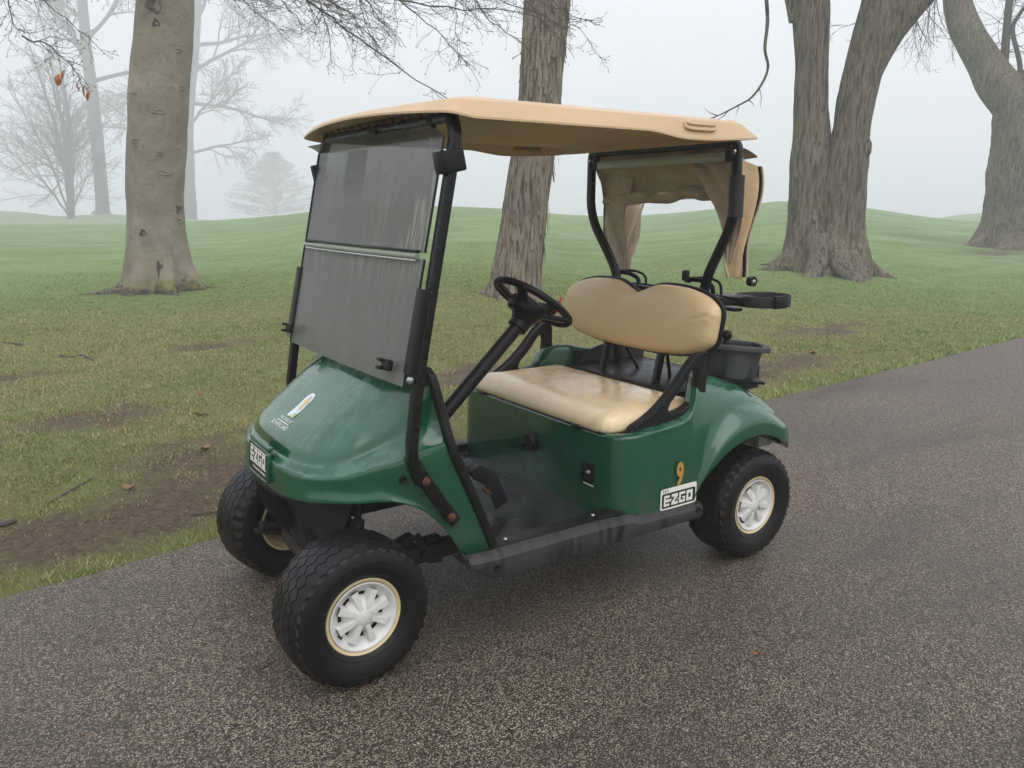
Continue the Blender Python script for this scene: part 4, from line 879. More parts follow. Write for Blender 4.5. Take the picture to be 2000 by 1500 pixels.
for r0, w0 in ((.133, .0945), (.178, .1055)): rings.append(lathe([(w0-.002, r0-.0022), (w0+.0012, r0), (w0-.002, r0+.0022)], 72))
ring_me = mesh_from('sidewall_ring', *join(*rings)); ring_me.materials.append(M['rubber'])
rim_me = mesh_from('rim', *join(lathe([(.060, .088), (.068, .098), (.078, .106), (.084, .112), (.0865, .117), (.084, .120), (.078, .119)], 64), lathe([(-.078, .119), (-.084, .120), (-.0865, .117), (-.084, .110), (-.076, .106), (-.066, .100), (-.060, .094), (-.030, .092), (-.024, .086), (0.004, .086), (.012, .080), (.020, .060), (.022, .030), (.022, .001)], 64)))
rim_me.materials.append(M['cream'])
hub_me = mesh_from('hub', *join(lathe([(-.055, .001), (-.055, .030), (-.045, .034), (-.030, .050), (.018, .052)], 32))); hub_me.materials.append(DS)
back_me = mesh_from('hubcap_back', *lathe([(.050, .001), (.050, .090)], 40)); back_me.materials.append(M['black_print'])
fin = []
for k in range(8):
    a = 2*math.pi*k/8+.2; q = Matrix.Rotation(a, 4, 'Y')
    P = []
    for rr, wb, wt, bw, tw_ in ((.026, .074, .0855, .0085, .0062), (.045, .062, .0850, .0115, .0078), (.065, .056, .0845, .0145, .0094), (.0835, .056, .0840, .0170, .0108), (.0845, .056, .0800, .0170, .0108)):
        P.append([tuple(q @ Vector((x, h, rr))) for x, h in ((-bw, wb), (-tw_, wt), (tw_, wt), (bw, wb))])
    fin.append(grid(np.array(P)))
cap = join(lathe([(.0885, .001), (.0875, .015), (.083, .028), (.075, .042), (.065, .053), (.058, .059), (.054, .060)], 48), lathe([(.058, .072), (.064, .079), (.074, .090), (.081, .0985), (.0845, .1015), (.085, .1055), (.082, .107)], 64), *fin)
cap_me = mesh_from('hubcap', *cap); cap_me.materials.append(M['silver'])
valve_me = mesh_from('valve', *tube([(.082, .074, -.03), (.080, .088, -.032)], .004, 8)); valve_me.materials.append(M['black_print'])
for me, sh_ in ((ring_me, None), (rim_me, 40), (hub_me, 40), (cap_me, 30), (valve_me, None), (back_me, None)):
    me.polygons.foreach_set('use_smooth', [True]*len(me.polygons)); 
    if sh_: me.set_sharp_from_angle(angle=rad(sh_))
for x, y, side, steer, spin in ((0, .489, 1, 0, .35), (0, -.489, -1, 0, 1.1), (1.676, .440, 1, -2, .12), (1.618, -.405, -1, -11, .7)):
    wn = bpy.data.objects.new('wheel', None); COL.objects.link(wn); wn.parent = cart; wn.location = (x, y, .2245)
    wn.rotation_euler = (0, 0, rad((-steer) if True else 0)+(math.pi if side < 0 else 0)); wn.empty_display_size = .1
    for nm, me in (('tyre', tyre_me), ('sidewall_ring', ring_me), ('rim', rim_me), ('hub', hub_me), ('hubcap_back', back_me), ('hubcap', cap_me), ('valve', valve_me)):
        o = bpy.data.objects.new(nm, me); COL.objects.link(o); o.parent = wn; o.rotation_euler = (0, spin, 0)

# -- sills and floor
for s in (1, -1):
    P = []
    prof = [(.545, .338), (.560, .342), (.572, .336), (.578, .325), (.584, .318), (.585, .300), (.583, .262), (.578, .249), (.565, .244), (.50, .246)]
    st = [(.318, .0, .0), (.325, 0, 0), (.60, 0, 0), (.64, 0, 0), (.66, 0, 0), (.68, 0, 0), (.70, 0, 0), (.80, 0, 0), (1.0, 0, 0), (1.20, 0, 0), (1.255, .006, 0), (1.290, .022, .002), (1.318, .045, .006), (1.338, .072, .012), (1.345, .085, .03)]
    for x, up_, ins in st:
        drop = .012*float(sstep((.67-x)/.03))+.020*min(1, max(0, (.85-x)/.4)); P.append([(x, s*(y-ins), max(.2, z-drop*(1 if z > .31 else .8 if z > .29 else .15)) if z > .28 else min(.312, z+up_)) for y, z in prof])
    V, F = grid(np.array(P), flip=(s > 0)); n = len(prof); F += [tuple(range(n)), tuple(range((len(st)-1)*n, len(st)*n))]
    rk = obj('sill', (V, F), M['rocker'], cart, sharp=30)
    for x, z in ((1.25, .290), (.345, .285)): obj('screw', xf(lathe([(0, .001), (.003, .008), (.002, .012), (-.002, .013)], 16), Matrix.Translation((x, s*.585, z)) @ Matrix.Rotation(0 if s > 0 else math.pi, 4, 'Z')), BP, rk)
    obj('sill_step', box((.96, s*.515, .337), (.55, .07, .006), .003), BP, cart)
fl = grid(np.array([[(x, y, z) for y in np.linspace(-.50, .50, 5)] for x, z in ((.70, .303), (.72, .300), (1.0, .298), (1.20, .301), (1.26, .36), (1.335, .475))]))
obj('floor_mat', fl, M['floor'], cart)
for x, y in ((1.165, .505), (.795, .505), (1.165, -.505)): obj('rivet', xf(lathe([(0.006, .001), (.005, .006), (0, .009)], 12, 'Z'), Matrix.Translation((x, y, .338))), M['steel'], cart)
# brake pedal
ped = obj('brake_pedal', join(box((1.085, .115, .468), (.050, .190, .022), .008, rot=Matrix.Rotation(rad(28), 3, 'Y')), sweep([(1.09, .205, .470), (1.035, .212, .435), (.985, .214, .325)], prof_rect(.010, .058, .004), up=(0, 1, 0)), tube([(1.10, .12, .46), (1.22, .12, .40), (1.31, .12, .44)], .012)), BP, cart)
obj('pedal_pad', join(*[box((1.085, .045+.035*k, .4795), (.036, .016, .004), .0015, rot=Matrix.Rotation(rad(28), 3, 'Y')) for k in range(5)]), M['grey_plastic'], ped)
obj('pedal_bolt', tube([(1.05, .195, .392), (1.05, .232, .388)], .009, 10), M['rust'], ped)

# -- rear body: stations of (plan x, plan y, normal angle, profile of (inward offset, z))
def arch_z(x):
    q = (x-.062)/.302
    return .222+.312*math.sqrt(max(0, 1-q*q)) if abs(q) < 1 else .0
sta = []
zb = .300
def front_prof(top): h = top-zb-.003; return [(.030, zb), (.004, zb), (0, zb+.002), (0, zb+.0026), (0, zb+.003), (.001, zb+.003+.18*h), (.003, zb+.003+.45*h), (.006, zb+.003+.72*h), (.013, zb+.003+.92*h), (.020, top), (.060, top-.004), (.066, top-.10)]
for y in np.linspace(0, .43, 8): sta.append(((.722, y), 0, front_prof(.600)))
for a in np.linspace(0, 90, 9)[1:]: sta.append(((.602+.120*math.cos(rad(a)), .442+.120*math.sin(rad(a))), a, front_prof(.600+.012*a/90)))
def side_prof(x, top, lean, flare, inner=.05, rear=0):
    lo = max(zb, arch_z(x)); h = top-lo; fl_ = flare
    fz = lo+.088*flare/.040 if flare else lo+.003
    return [(.030-fl_, lo+.010 if flare else lo), (-fl_*1.0+.004, lo), (-fl_, lo+(.006 if flare else .002)), (-fl_*.90, lo+(fz-lo)*.62), (-fl_*.30+lean*.05, fz), (lean*.12, fz+(top-fz)*.18), (lean*.26, fz+(top-fz)*.45), (lean*.50, fz+(top-fz)*.72), (lean*.80, fz+(top-fz)*.92), (lean, top), (lean+inner, top-.004), (lean+inner+.006, top-.10)]
def top_z(x): return float(np.interp(x, [-.30, -.25, -.18, -.10, 0, .10, .20, .25, .28, .298, .312, .322, .335, .35, .37, .40, .45, .60], [.46, .52, .600, .655, .700, .735, .757, .757, .748, .732, .708, .684, .659, .644, .633, .625, .620, .612]))
def lean_(x): return float(np.interp(x, [-.30, -.1, .1, .20, .27, .31, .36, .42, .60], [.14, .14, .14, .125, .085, .052, .030, .024, .02]))
for x in (.575, .52, .47, .44, .42, .41, .40, .392, .385, .378, .372, .3675, .3635): sta.append(((x, .562), 90, side_prof(x, top_z(x), lean_(x), 0)))
for x in list(np.linspace(.362, .30, 8))+list(np.linspace(.285, -.10, 20)):
    fl_ = float(np.interp(x, [-.2, -.05, .15, .27, .34, .363], [.040, .042, .042, .032, .007, .001])); sta.append(((x, .562), 90, side_prof(x, top_z(x), lean_(x), fl_)))
# round the tail in plan
for a in np.linspace(0, 90, 10)[1:]:
    cx_, cy_, r_ = -.10, .412, .150; px_ = cx_-r_*math.sin(rad(a)); py_ = cy_+r_*math.cos(rad(a))
    xx = px_; tz = float(np.interp(a, [0, 30, 60, 90], [top_z(-.10), .62, .585, .57])); lo = float(np.interp(a, [0, 15, 35, 60, 90], [arch_z(-.10), .478, .425, .41, .41]))
    pr = side_prof(-.10, tz, .14-.06*a/90, .040*(1-.6*a/90)); l0 = max(zb, arch_z(-.10)); pr = [(o, lo+(z-l0)*(tz-lo)/(tz-l0)) for o, z in pr]
    sta.append(((px_, py_), 90+a, pr))
for y in np.linspace(.40, 0, 6)[1:]: sta.append(((-.25, y), 180, [(o, z) for o, z in sta[-1][2]]))
P = []
for (x, y), a, pr in sta:
    nx, ny = math.cos(rad(a)), math.sin(rad(a)); P.append([(x-nx*o, max(0, y-ny*o) if a not in (0, 180) else y, z) for o, z in pr])
P = np.array(P); fine = np.stack([np.concatenate([crom(P[i], 12*4-3)]) for i in range(len(P))]) 
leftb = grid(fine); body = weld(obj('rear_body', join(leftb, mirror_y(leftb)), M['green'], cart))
# bag well behind the seat
obj('bag_well', join(box((.03, 0, .672), (.42, .70, .012), .003), box((-.18, 0, .60), (.02, .70, .16), .004), *[box((-.02, s*.355, .69), (.44, .012, .10), .004) for s in (1, -1)]), BP, cart)
arc = [(.20, .66)]+[(-.02+.21*math.cos(a), .66+.10*math.sin(a)) for a in np.linspace(0, math.pi, 16)]+[(-.23, .66)]
obj('well_guard', xf(poly_prism(arc, [], Matrix(), .012), frame(Vector((0, -.345, 0)), (1, 0, 0), (0, 0, 1))), M['grey_plastic'], cart)
obj('wheel_liner', grid(np.array([[(.062+.33*math.cos(a), y, .222+.30*math.sin(a)) for y in (.33, .55)] for a in np.linspace(.15, math.pi-.95, 18)])), BP, cart)
obj('wheel_liner', grid(np.array([[(.062+.33*math.cos(a), y, .222+.30*math.sin(a)) for y in (-.33, -.55)] for a in np.linspace(.15, math.pi-.95, 18)])), BP, cart)
obj('rear_bracket', join(box((-.16, .43, .47), (.09, .10, .10), .01), box((-.13, .38, .50), (.12, .05, .12), .01)), M['alu'], cart)
obj('rear_axle', join(tube([(0, -.42, .225), (0, .42, .225)], .035), box((0, 0, .24), (.16, .2, .16), .03), *[sweep([(.30, s*.34, .30), (0, s*.34, .26), (-.22, s*.34, .31)], prof_rect(.045, .025, .003), up=(0, 1, 0)) for s in (1, -1)]), DS, cart)
obj('underbody', box((.40, 0, .33), (.62, .86, .06), .01), DS, cart)
# number, label, key switch, charger socket
def side(x, z): return frame(Vector((x, .5635, z)), (-1, 0, 0), (0, 0, 1))
def put(VF, x, z, off=0.0): return xf(VF, side(x, z) @ Matrix.Translation((0, 0, off)))
num = text_mesh('9', .122, .0004, True, .0045); num = ([(x*.60, y, z) for x, y, z in num[0]], num[1])
obj('number_decal', put(num, .430, .396, .001), M['gold_print'], body, smooth=False)
lab = obj('side_label', put(poly_prism(rrect(.186, .082, .010), [], Matrix(), .0012), .432, .352, .001), M['cream_print'], body)
obj('label_field', put(poly_prism(rrect(.172, .056, .007), [], Matrix(), .0006), .432, .3465, .0021), M['black_print'], lab)
obj('label_lettering', put(ezgo(.150, .042, 0), .434, .3465, .0031), M['cream_print'], lab, smooth=False)
obj('label_lettering', put(text_mesh('TXT', .017, .0002, False), .518, .3775, .0022), M['black_print'], lab, smooth=False)
def front(y, z): return frame(Vector((.7185, y, z)), (0, 1, 0), (0, 0, 1))
key = obj('key_switch', join(xf(poly_prism([(-.028, -.03), (.028, -.03), (.034, .0), (.014, .034), (-.022, .034)], [], Matrix(), .028, .004), front(.045, .485) @ Matrix.Translation((0, 0, .016))), xf(lathe([(.0, .016), (.022, .015), (.026, .010), (.026, .001)], 18, 'Z'), front(.020, .468) @ Matrix.Translation((0, 0, .018)))), BP, cart)
sk = obj('charger_socket', xf(poly_prism(rrect(.066, .072, .006), [rrect(.050, .054, .008)[::-1]], Matrix(), .010, .001), front(.385, .448)), BP, cart)
obj('socket_well', xf(box((0, 0, .002), (.052, .056, .004)), front(.385, .448)), M['black_print'], sk)
obj('socket_pin', xf(lathe([(.014, .001), (.013, .007), (0, .010)], 14, 'Z'), front(.392, .452)), M['steel'], sk)
obj('socket_ring', xf(lathe([(.0, .014), (.010, .013), (.011, .010), (.004, .009)], 14, 'Z'), front(.367, .440)), BP, sk)
bc = obj('barcode_label', xf(box((0, 0, .001), (.058, .028, .001)), front(.388, .392)), M['white_print'], cart)
for k in range(15): obj('bar', xf(box((-.024+k*.0032, -.002, .0017), (random.choice((.0009, .0014, .0019)), .015, .0004)), front(.388, .392)), M['black_print'], bc, smooth=False)
for y in (-.36, .30): obj('seat_hinge', box((.715, y, .602), (.012, .05, .012), .003), BP, cart)

# -- seat
def cushion(outline, prof, bulge=0):        # outline: closed (n,2); prof: list of (inset, z)
    O = np.array(outline); c = O.mean(0); nrm = np.roll(O, -1, 0)-np.roll(O, 1, 0); nrm = np.c_[nrm[:, 1], -nrm[:, 0]]; nrm /= np.linalg.norm(nrm, axis=1)[:, None]
    if ((O-c)*nrm).sum() < 0: nrm = -nrm
    R_ = []
    for ins, z in prof:
        if ins < .12: q = O-nrm*ins
        else: q = c+(O-nrm*.10-c)*(1-(ins-.10))
        R_.append(np.c_[q, np.full(len(O), z)])
    V, F = grid(np.array(R_), cv=True); k = len(V)-len(O); F.append(tuple(range(k, k+len(O)))); F.append(tuple(reversed(range(len(O))))); return V, F
def rr_plan(x0, x1, y0, y1, r, n=160):
    P = []
    for cx_, cy_, a0 in ((x1-r, y1-r, 0), (x0+r, y1-r, 90), (x0+r, y0+r, 180), (x1-r, y0+r, 270)):
        for a in np.linspace(a0, a0+90, 10): P.append((cx_+r*math.cos(rad(a)), cy_+r*math.sin(rad(a))))
    P.append(P[0]); return arclen(np.array(P), n+1)[:-1]
sp = [(.012, .600), (.002, .606), (.000, .616), (.004, .632), (.012, .648), (.024, .660), (.042, .668), (.060, .672)]
O = rr_plan(.205, .708, -.462, .462, .078, 260); c_ = O.mean(0); nr = np.roll(O, -1, 0)-np.roll(O, 1, 0); nr = np.c_[nr[:, 1], -nr[:, 0]]; nr /= np.linalg.norm(nr, axis=1)[:, None]
if ((O-c_)*nr).sum() < 0: nr = -nr
R_ = [np.c_[O-nr*i_, np.full(len(O), z)] for i_, z in sp]; Q = O-nr*.060
for t, z in ((.08, .674), (.2, .676), (.4, .6765), (.6, .676), (.8, .675), (1.0, .675)): R_.append(np.c_[c_[0]+(Q[:, 0]-c_[0])*(1-t), c_[1]+(Q[:, 1]-c_[1])*(1-.4*t), np.full(len(O), z)])
V, F = grid(np.array(R_), cv=True); F.append(tuple(reversed(range(len(O)))))
V = np.array(V); nn = fbm(V*np.array([6, 3.5, 6]), 2, 4); V[:, 2] += .006*nn*(V[:, 2] > .61)
cr = np.exp(-((V[:, 0]-.69)/.04)**2)*np.exp(-((np.abs(V[:, 1])-.42)/.05)**2); V[:, 0] += .004*cr*np.sin(V[:, 1]*300)
smooth_weld(obj('seat_cushion', (V, F), M['vinyl'], cart, sharp=None))
obj('seat_base', cushion(rr_plan(.20, .705, -.500, .500, .08), [(0, .560), (0, .600), (.002, .604), (.02, .604)]), BP, cart)
ang = np.linspace(0, 2*np.pi, 220, endpoint=False)
def back_outline(gx=0, gz=0):
    n = 4.2; cz, a, bz = .944, .464+gx, .143+gz; O = []
    for t in ang:
        c, s = math.cos(t), math.sin(t); y = a*abs(c)**(2/n)*np.sign(c); z = cz+bz*abs(s)**(2/n)*np.sign(s)
        if s > 0: z -= .050*math.exp(-(y/.080)**2)*min(1, abs(s)*1.5); z -= .014*max(0, abs(y)-.28)/.19*min(1, abs(s)*2)
        else: z += .020*(abs(y)/.47)**2*min(1, abs(s)*2)
        O.append((y*(1-.16*max(0, .99-z)), z))
    return np.array(O)
def back_mesh(O, prof, tilt=.08):                # prof: (t towards the middle line, x)
    R_ = []
    for t, x in prof:
        y = O[:, 0]*(1-.42*t); z = .944+(O[:, 1]-.944)*(1-t); R_.append(np.c_[.158-(z-.80)*tilt+x, y, z])
    V, F = grid(np.array(R_), cv=True); F.append(tuple(reversed(range(len(O))))); return V, F
V, F = back_mesh(back_outline(), [(.06, -.012), (.01, -.007), (0, .002), (.012, .016), (.045, .030), (.10, .041), (.18, .050), (.30, .057), (.5, .063), (.75, .066), (1.0, .067)])
V = np.array(V); e_ = np.exp(-((V[:, 1]-.43)/.05)**2)*np.exp(-((V[:, 2]-.98)/.06)**2); V[:, 0] += .004*e_*np.sin((V[:, 2]*1.0+V[:, 1]*.6)*210) + .003*fbm(V*5, 2, 9)
smooth_weld(obj('backrest', (V, F), M['vinyl_back'], cart, sharp=None))
obj('backrest_shell', back_mesh(back_outline(.009, .008), [(.9, -.045), (.30, -.040), (.1, -.032), (0, -.020), (0, -.008), (.03, -.004), (.2, -.004)]), BP, cart)
for s in (1, -1):
    out = [(.631, .590), (.612, .627), (.560, .648), (.522, .668), (.488, .690), (.452, .718), (.414, .752), (.377, .790), (.340, .830), (.312, .852), (.280, .866), (.255, .860), (.246, .835), (.245, .780), (.250, .700), (.268, .668), (.300, .640), (.350, .618), (.420, .600), (.520, .588), (.600, .580)]
    hole = [(.318, .812), (.345, .784), (.378, .744), (.410, .712), (.432, .690), (.440, .668), (.428, .657), (.400, .655), (.350, .666), (.322, .684), (.302, .712), (.292, .760), (.296, .800)]
    rnd = lambda q: [tuple(p) for p in crom(np.array(q+[q[0]]), 70)[:-1]]
    ar = obj('hip_restraint', xf(poly_prism(rnd(out), [rnd(hole)[::-1]], Matrix(), .024, .008), frame(Vector((0, s*.485, 0)), (1, 0, 0), (0, 0, 1))), BP, cart, sharp=60)
    obj('restraint_ridge', tube([(x, s*.503, z) for x, z in crom(np.array(out[1:12]), 30)], .007, 8), BP, ar)
    for x, y, top in ((.145, .17, .86), (.02, .25, .70)): pass
    obj('backrest_strut', sweep([(.19, s*.17, .66), (.150, s*.17, .84)], prof_rect(.026, .026, .003), up=(0, 1, 0)), BM, cart)
    obj('brace', tube([(.03, s*.10, .675), (.12, s*.15, .86)], .008, 8), BM, cart)

# -- roof
def roof_ring(ins, zf, n=240):
    pts = []
    hw = .562-ins; xr = .095+ins; xf0 = 1.385-ins*.8; bul = .070
    for y in np.linspace(-hw+.05, hw-.05, 40): pts.append((xf0+bul*(1-(y/hw)**2)*1.0, y))
    for a in np.linspace(0, 90, 9)[1:]: pts.append((xf0-.035+.045*math.cos(rad(a)), hw-.045+.045*math.sin(rad(a))))
    for x in np.linspace(xf0-.08, xr+.05, 60): pts.append((x, hw))
    for a in np.linspace(0, 90, 7)[1:]: pts.append((xr+.04-.04*math.sin(rad(a)), hw-.04+.04*math.cos(rad(a))))
    for y in np.linspace(hw-.05, -hw+.05, 40): pts.append((xr, y))
    for a in np.linspace(90, 0, 7)[1:]: pts.append((xr+.04-.04*math.sin(rad(a)), -hw+.04-.04*math.cos(rad(a))))
    for x in np.linspace(xr+.05, xf0-.08, 60): pts.append((x, -hw))
    for a in np.linspace(90, 0, 9)[1:]: pts.append((xf0-.035+.045*math.cos(rad(a)), -hw+.045-.045*math.sin(rad(a))))
    pts = np.array(pts+[pts[0]])[:, :2]
    return np.array([(x, y, zf(x, y)) for x, y in pts[:-1]])
def z_low(x, y):
    s = 1.636-.018*float(sstep((.66-x)/.20))+.014*float(sstep((.42-x)/.33)); fr = float(sstep((x-1.30)/.09)); fz = 1.646+.020*(1-(y/.56)**2); back = float(sstep((.16-x)/.05)); bz = 1.636
    return (s*(1-fr)+fz*fr)*(1-back)+bz*back
def z_top(x, y): return 1.688-.010*float(sstep((x-1.25)/.2))*(1-(y/.6)**2)*0-.004*float(sstep((.3-x)/.2))
Rl = roof_ring(0, z_low)
Rt = roof_ring(.026, z_top); 
for k in range(len(Rt)):                                   # tail slopes, front face rakes back
    f = float(sstep((.19-Rt[k, 0])/.08)); Rt[k, 0] += .062*f
    f = float(sstep((Rt[k, 0]-1.33)/.06)); Rt[k, 0] -= .010*f
Rl2 = Rl.copy(); Rl2[:, 2] += .006; d = Rl-np.array([.74, 0, 0]); Rl2[:, :2] += .0
mid_ = Rl2*.45+Rt*.55; mid_[:, 2] += .0015
T1 = Rt.copy(); cx0 = np.array([.74, 0, 0])
def inn(Rg, s, z): q = Rg.copy(); q[:, 0] = .74+(Rg[:, 0]-.74)*s; q[:, 1] = Rg[:, 1]*s; q[:, 2] = z; return q
tops = [inn(Rt, .985, 1.690), inn(Rt, .95, 1.694), inn(Rt, .85, 1.708), inn(Rt, .5, 1.716), inn(Rt, .02, 1.718)]
li = Rl.copy(); li[:, 0] = .74+(Rl[:, 0]-.74)*.988; li[:, 1] *= .982; li[:, 2] += .001
lu = Rl.copy(); lu[:, 0] = .74+(Rl[:, 0]-.74)*.96; lu[:, 1] *= .93; lu[:, 2] = np.maximum(Rl[:, 2]+.006, 1.652)
lv = inn(Rl, .90, 1.664)
rf = grid(np.array([lv, lu, li, Rl, Rl2, mid_, Rt]+tops), cv=True, flip=True)
roof = obj('roof', rf, M['tan_roof'], cart, sharp=45); weld(roof)
roof.data.set_sharp_from_angle(angle=rad(20))
yy = np.linspace(-.49, .49, 241); prof_ = 1.667-.011*np.abs(np.sin(yy*math.pi/.062))**.6*(np.abs(yy) < .465)
obj('roof_lining', grid(np.array([[(x, y, z+(.004 if x > 1.35 or x < .2 else 0)) for y, z in zip(yy, prof_)] for x in (.13, .20, .45, .9, 1.25, 1.33, 1.355)])), M['tan_roof'], roof)
for s in (1, -1):
    hb = [(.080*math.cos(a)*(1 if abs(math.cos(a)) > .0 else 1), .0185*math.sin(a)) for a in np.linspace(0, 2*math.pi, 40, endpoint=False)]
    hb = [(.076*abs(math.cos(a))**.45*np.sign(math.cos(a)), .0185*abs(math.sin(a))**.6*np.sign(math.sin(a))) for a in np.linspace(0, 2*math.pi, 48, endpoint=False)]
    fm = frame(Vector((.405, s*.5505, 1.664)), (-1*s, 0, 0), (0, -s*.45, 1))
    g_ = obj('grab_recess', xf(poly_prism(hb, [], Matrix(), .008, .003), fm), M['tan_roof'], roof)
    hb2 = [(x*.93, y*.55+.006) for x, y in hb]
    obj('grab_handle', xf(poly_prism(hb2, [], Matrix(), .020, .004), fm), M['tan_roof'], g_)
    obj('roof_knob', xf(lathe([(0.012, .001), (.010, .02), (0, .03)], 16, 'Z'), Matrix.Translation((.17, s*.47, 1.692))), M['tan_roof'], roof)
    obj('inner_grip', join(box((.36, s*.515, 1.640), (.14, .020, .012), .005), box((.425, s*.52, 1.648), (.016, .016, .02), .004), box((.295, s*.52, 1.648), (.016, .016, .02), .004)), M['tan_roof'], roof)

# -- windshield frame
PR = prof_rect(.034, .030, .005, 3)
for s in (1, -1):
    st_ = rround([(1.478, s*.520, .600), (1.508, s*.522, .690), (1.470, s*.513, .930), (1.346, s*.505, 1.520), (1.330, s*.500, 1.600), (1.322, s*.465, 1.648)], .06)
    stt = obj('windshield_strut', sweep(st_, PR, up=(0, 1, 0)), BM, cart)
    ft = [(1.492, s*.522, .655), (1.470, s*.526, .612), (1.365, s*.528, .452)]
    obj('strut_foot', sweep(rround(ft, .03), prof_rect(.016, .040, .006, 4), up=(0, 1, 0)), BM, stt)
    for x, z in ((1.466, .606), (1.381, .475)):
        obj('bolt', xf(join(lathe([(.012, .001), (.012, .0065), (.005, .0075), (.004, .0125), (-.002, .013)], 14)), Matrix.Translation((x, s*.536, z)) @ Matrix.Rotation(0 if s > 0 else math.pi, 4, 'Z')), M['rust'], stt)
    obj('strut_clip', xf(box((0, 0, 0), (.075, .058, .062), .006), frame(Vector((1.352, s*.502, 1.522)), (1, 0, -.2), (0, 1, 0))) if s > 0 else xf(box((0, 0, 0), (.05, .030, .062), .006), frame(Vector((1.352, s*.500, 1.522)), (1, 0, -.2), (0, 1, 0))), BP, stt)
    obj('pane_channel', sweep([(1.430, s*.498, 1.165), (1.482, s*.500, .925)], prof_rect(.050, .046, .008, 4), up=(0, 1, 0)), BP, stt)
    obj('channel_bolt', xf(lathe([(.010, .001), (.008, .009), (0, .011)], 14), Matrix.Translation((1.500, s*.515, .912)) @ Matrix.Rotation(0 if s > 0 else math.pi, 4, 'Z')), M['steel'], stt)
obj('windshield_crossbar', sweep([(1.322, .47, 1.646), (1.322, -.47, 1.646)], PR, up=(0, 0, 1)), BM, cart)
obj('roof_bracket', join(box((1.325, .10, 1.622), (.03, .16, .03), .004), box((1.33, -.02, 1.625), (.04, .05, .04), .004), box((1.33, .36, 1.635), (.02, .03, .03), .004)), BP, cart)
# panes: lower, upper with forward lip, hinge strips, latches
def wx(z): return 1.497-(z-.885)*(.1545/.72)+.008
def pane(z0, z1, hw, curve=.018, lip=False, chop=0):
    R_ = []
    zs = list(np.linspace(z0, z1, 14))
    for z in zs:
        row = []
        for y in np.linspace(-hw, hw, 25):
            t = (y/hw); zz = z
            row.append((wx(zz)+curve*(1-t*t)*.6, y, zz))
        R_.append(row)
    if lip: R_.append([(x+.018, y, z+.014) for x, y, z in R_[-1]]); R_.append([(x+.03, y, z+.012) for x, y, z in R_[-1]])
    R_ = np.array(R_); a = grid(R_); Bk = R_.copy(); Bk[..., 0] -= .004; b_ = grid(Bk, flip=True)
    return join(a, b_)
pl = obj('lower_pane', pane(.885, 1.250, .484), M['glass_low'], cart, sharp=None)
pu = obj('upper_pane', pane(1.268, 1.590, .480, lip=True), M['glass_top'], cart, sharp=30)
for pp, z0, z1, hw in ((pl, .885, 1.25, .485), (pu, 1.268, 1.59, .481)):
    for s in (1, -1): obj('pane_edge', sweep([(wx(z)+.002, s*hw, z) for z in np.linspace(z0, z1, 8)], prof_rect(.004, .007, .0015), up=(0, 1, 0)), M['black_print'], pp)
def hstrip(z, hw, r): return sweep([(wx(z)+.010+.018*.6*(1-(y/hw)**2), y, z) for y in np.linspace(-hw, hw, 24)], prof_rect(r[0], r[1], .003), up=(0, 0, 1))
obj('hinge_strip', hstrip(1.258, .455, (.013, .014)), M['alu'], pu)
obj('hinge_channel', hstrip(1.271, .455, (.009, .012)), BP, pu); obj('hinge_channel', hstrip(1.246, .445, (.006, .010)), M['clear_vinyl'], pl)
for y, z in ((.41, .940), (-.445, .942)):
    fm = frame(Vector((wx(z)+.02, y, z)), (0, 1, 0), (-.21, 0, 1))
    obj('pane_latch', xf(join(box((0, 0, .008), (.045, .032, .02), .004), box((-.018, .012, .022), (.024, .010, .018), .003), box((-.018, -.012, .022), (.024, .010, .018), .003)), fm), BP, pl)
obj('pane_notice', xf(box((0, 0, 0), (.17, .15, .002)), frame(Vector((wx(1.52)-.03, -.19, 1.515)), (0, 1, 0), (-.21, 0, 1))), M['grey_plastic'], cart)

# -- rear roof frame
for s in (1, -1):
    rs = rround([(.070, s*.36, 1.640), (.062, s*.425, 1.635), (.060, s*.430, 1.355), (.025, s*.262, 1.095), (.020, s*.252, .675)], .09, 7)
    rr_ = obj('rear_strut', sweep(rs, prof_rect(.034, .034, .008, 3), up=(1, 0, 0)), BM, cart)
    if s > 0: obj('foam_sleeve', tube([(.060, .431, 1.515), (.059, .432, 1.360)], .028, 16), M['grey_plastic'], rr_)
    obj('strut_bolt', xf(lathe([(.006, .001), (.005, .008), (0, .010)], 12, 'X'), Matrix.Translation((.080, s*.425, 1.60))), M['steel'], rr_)
obj('rear_crossbar', sweep([(.068, -.40, 1.636), (.068, .40, 1.636)], prof_rect(.034, .034, .006), up=(0, 0, 1)), BM, cart)
obj('cover_rail', sweep([(.085, -.355, 1.578), (.085, .395, 1.583)], prof_rect(.034, .010, .002), up=(0, 0, 1)), M['alu'], cart)
for y in (-.37, .405): obj('rail_bracket', box((.080, y, 1.595), (.025, .03, .06), .005), BP, cart)
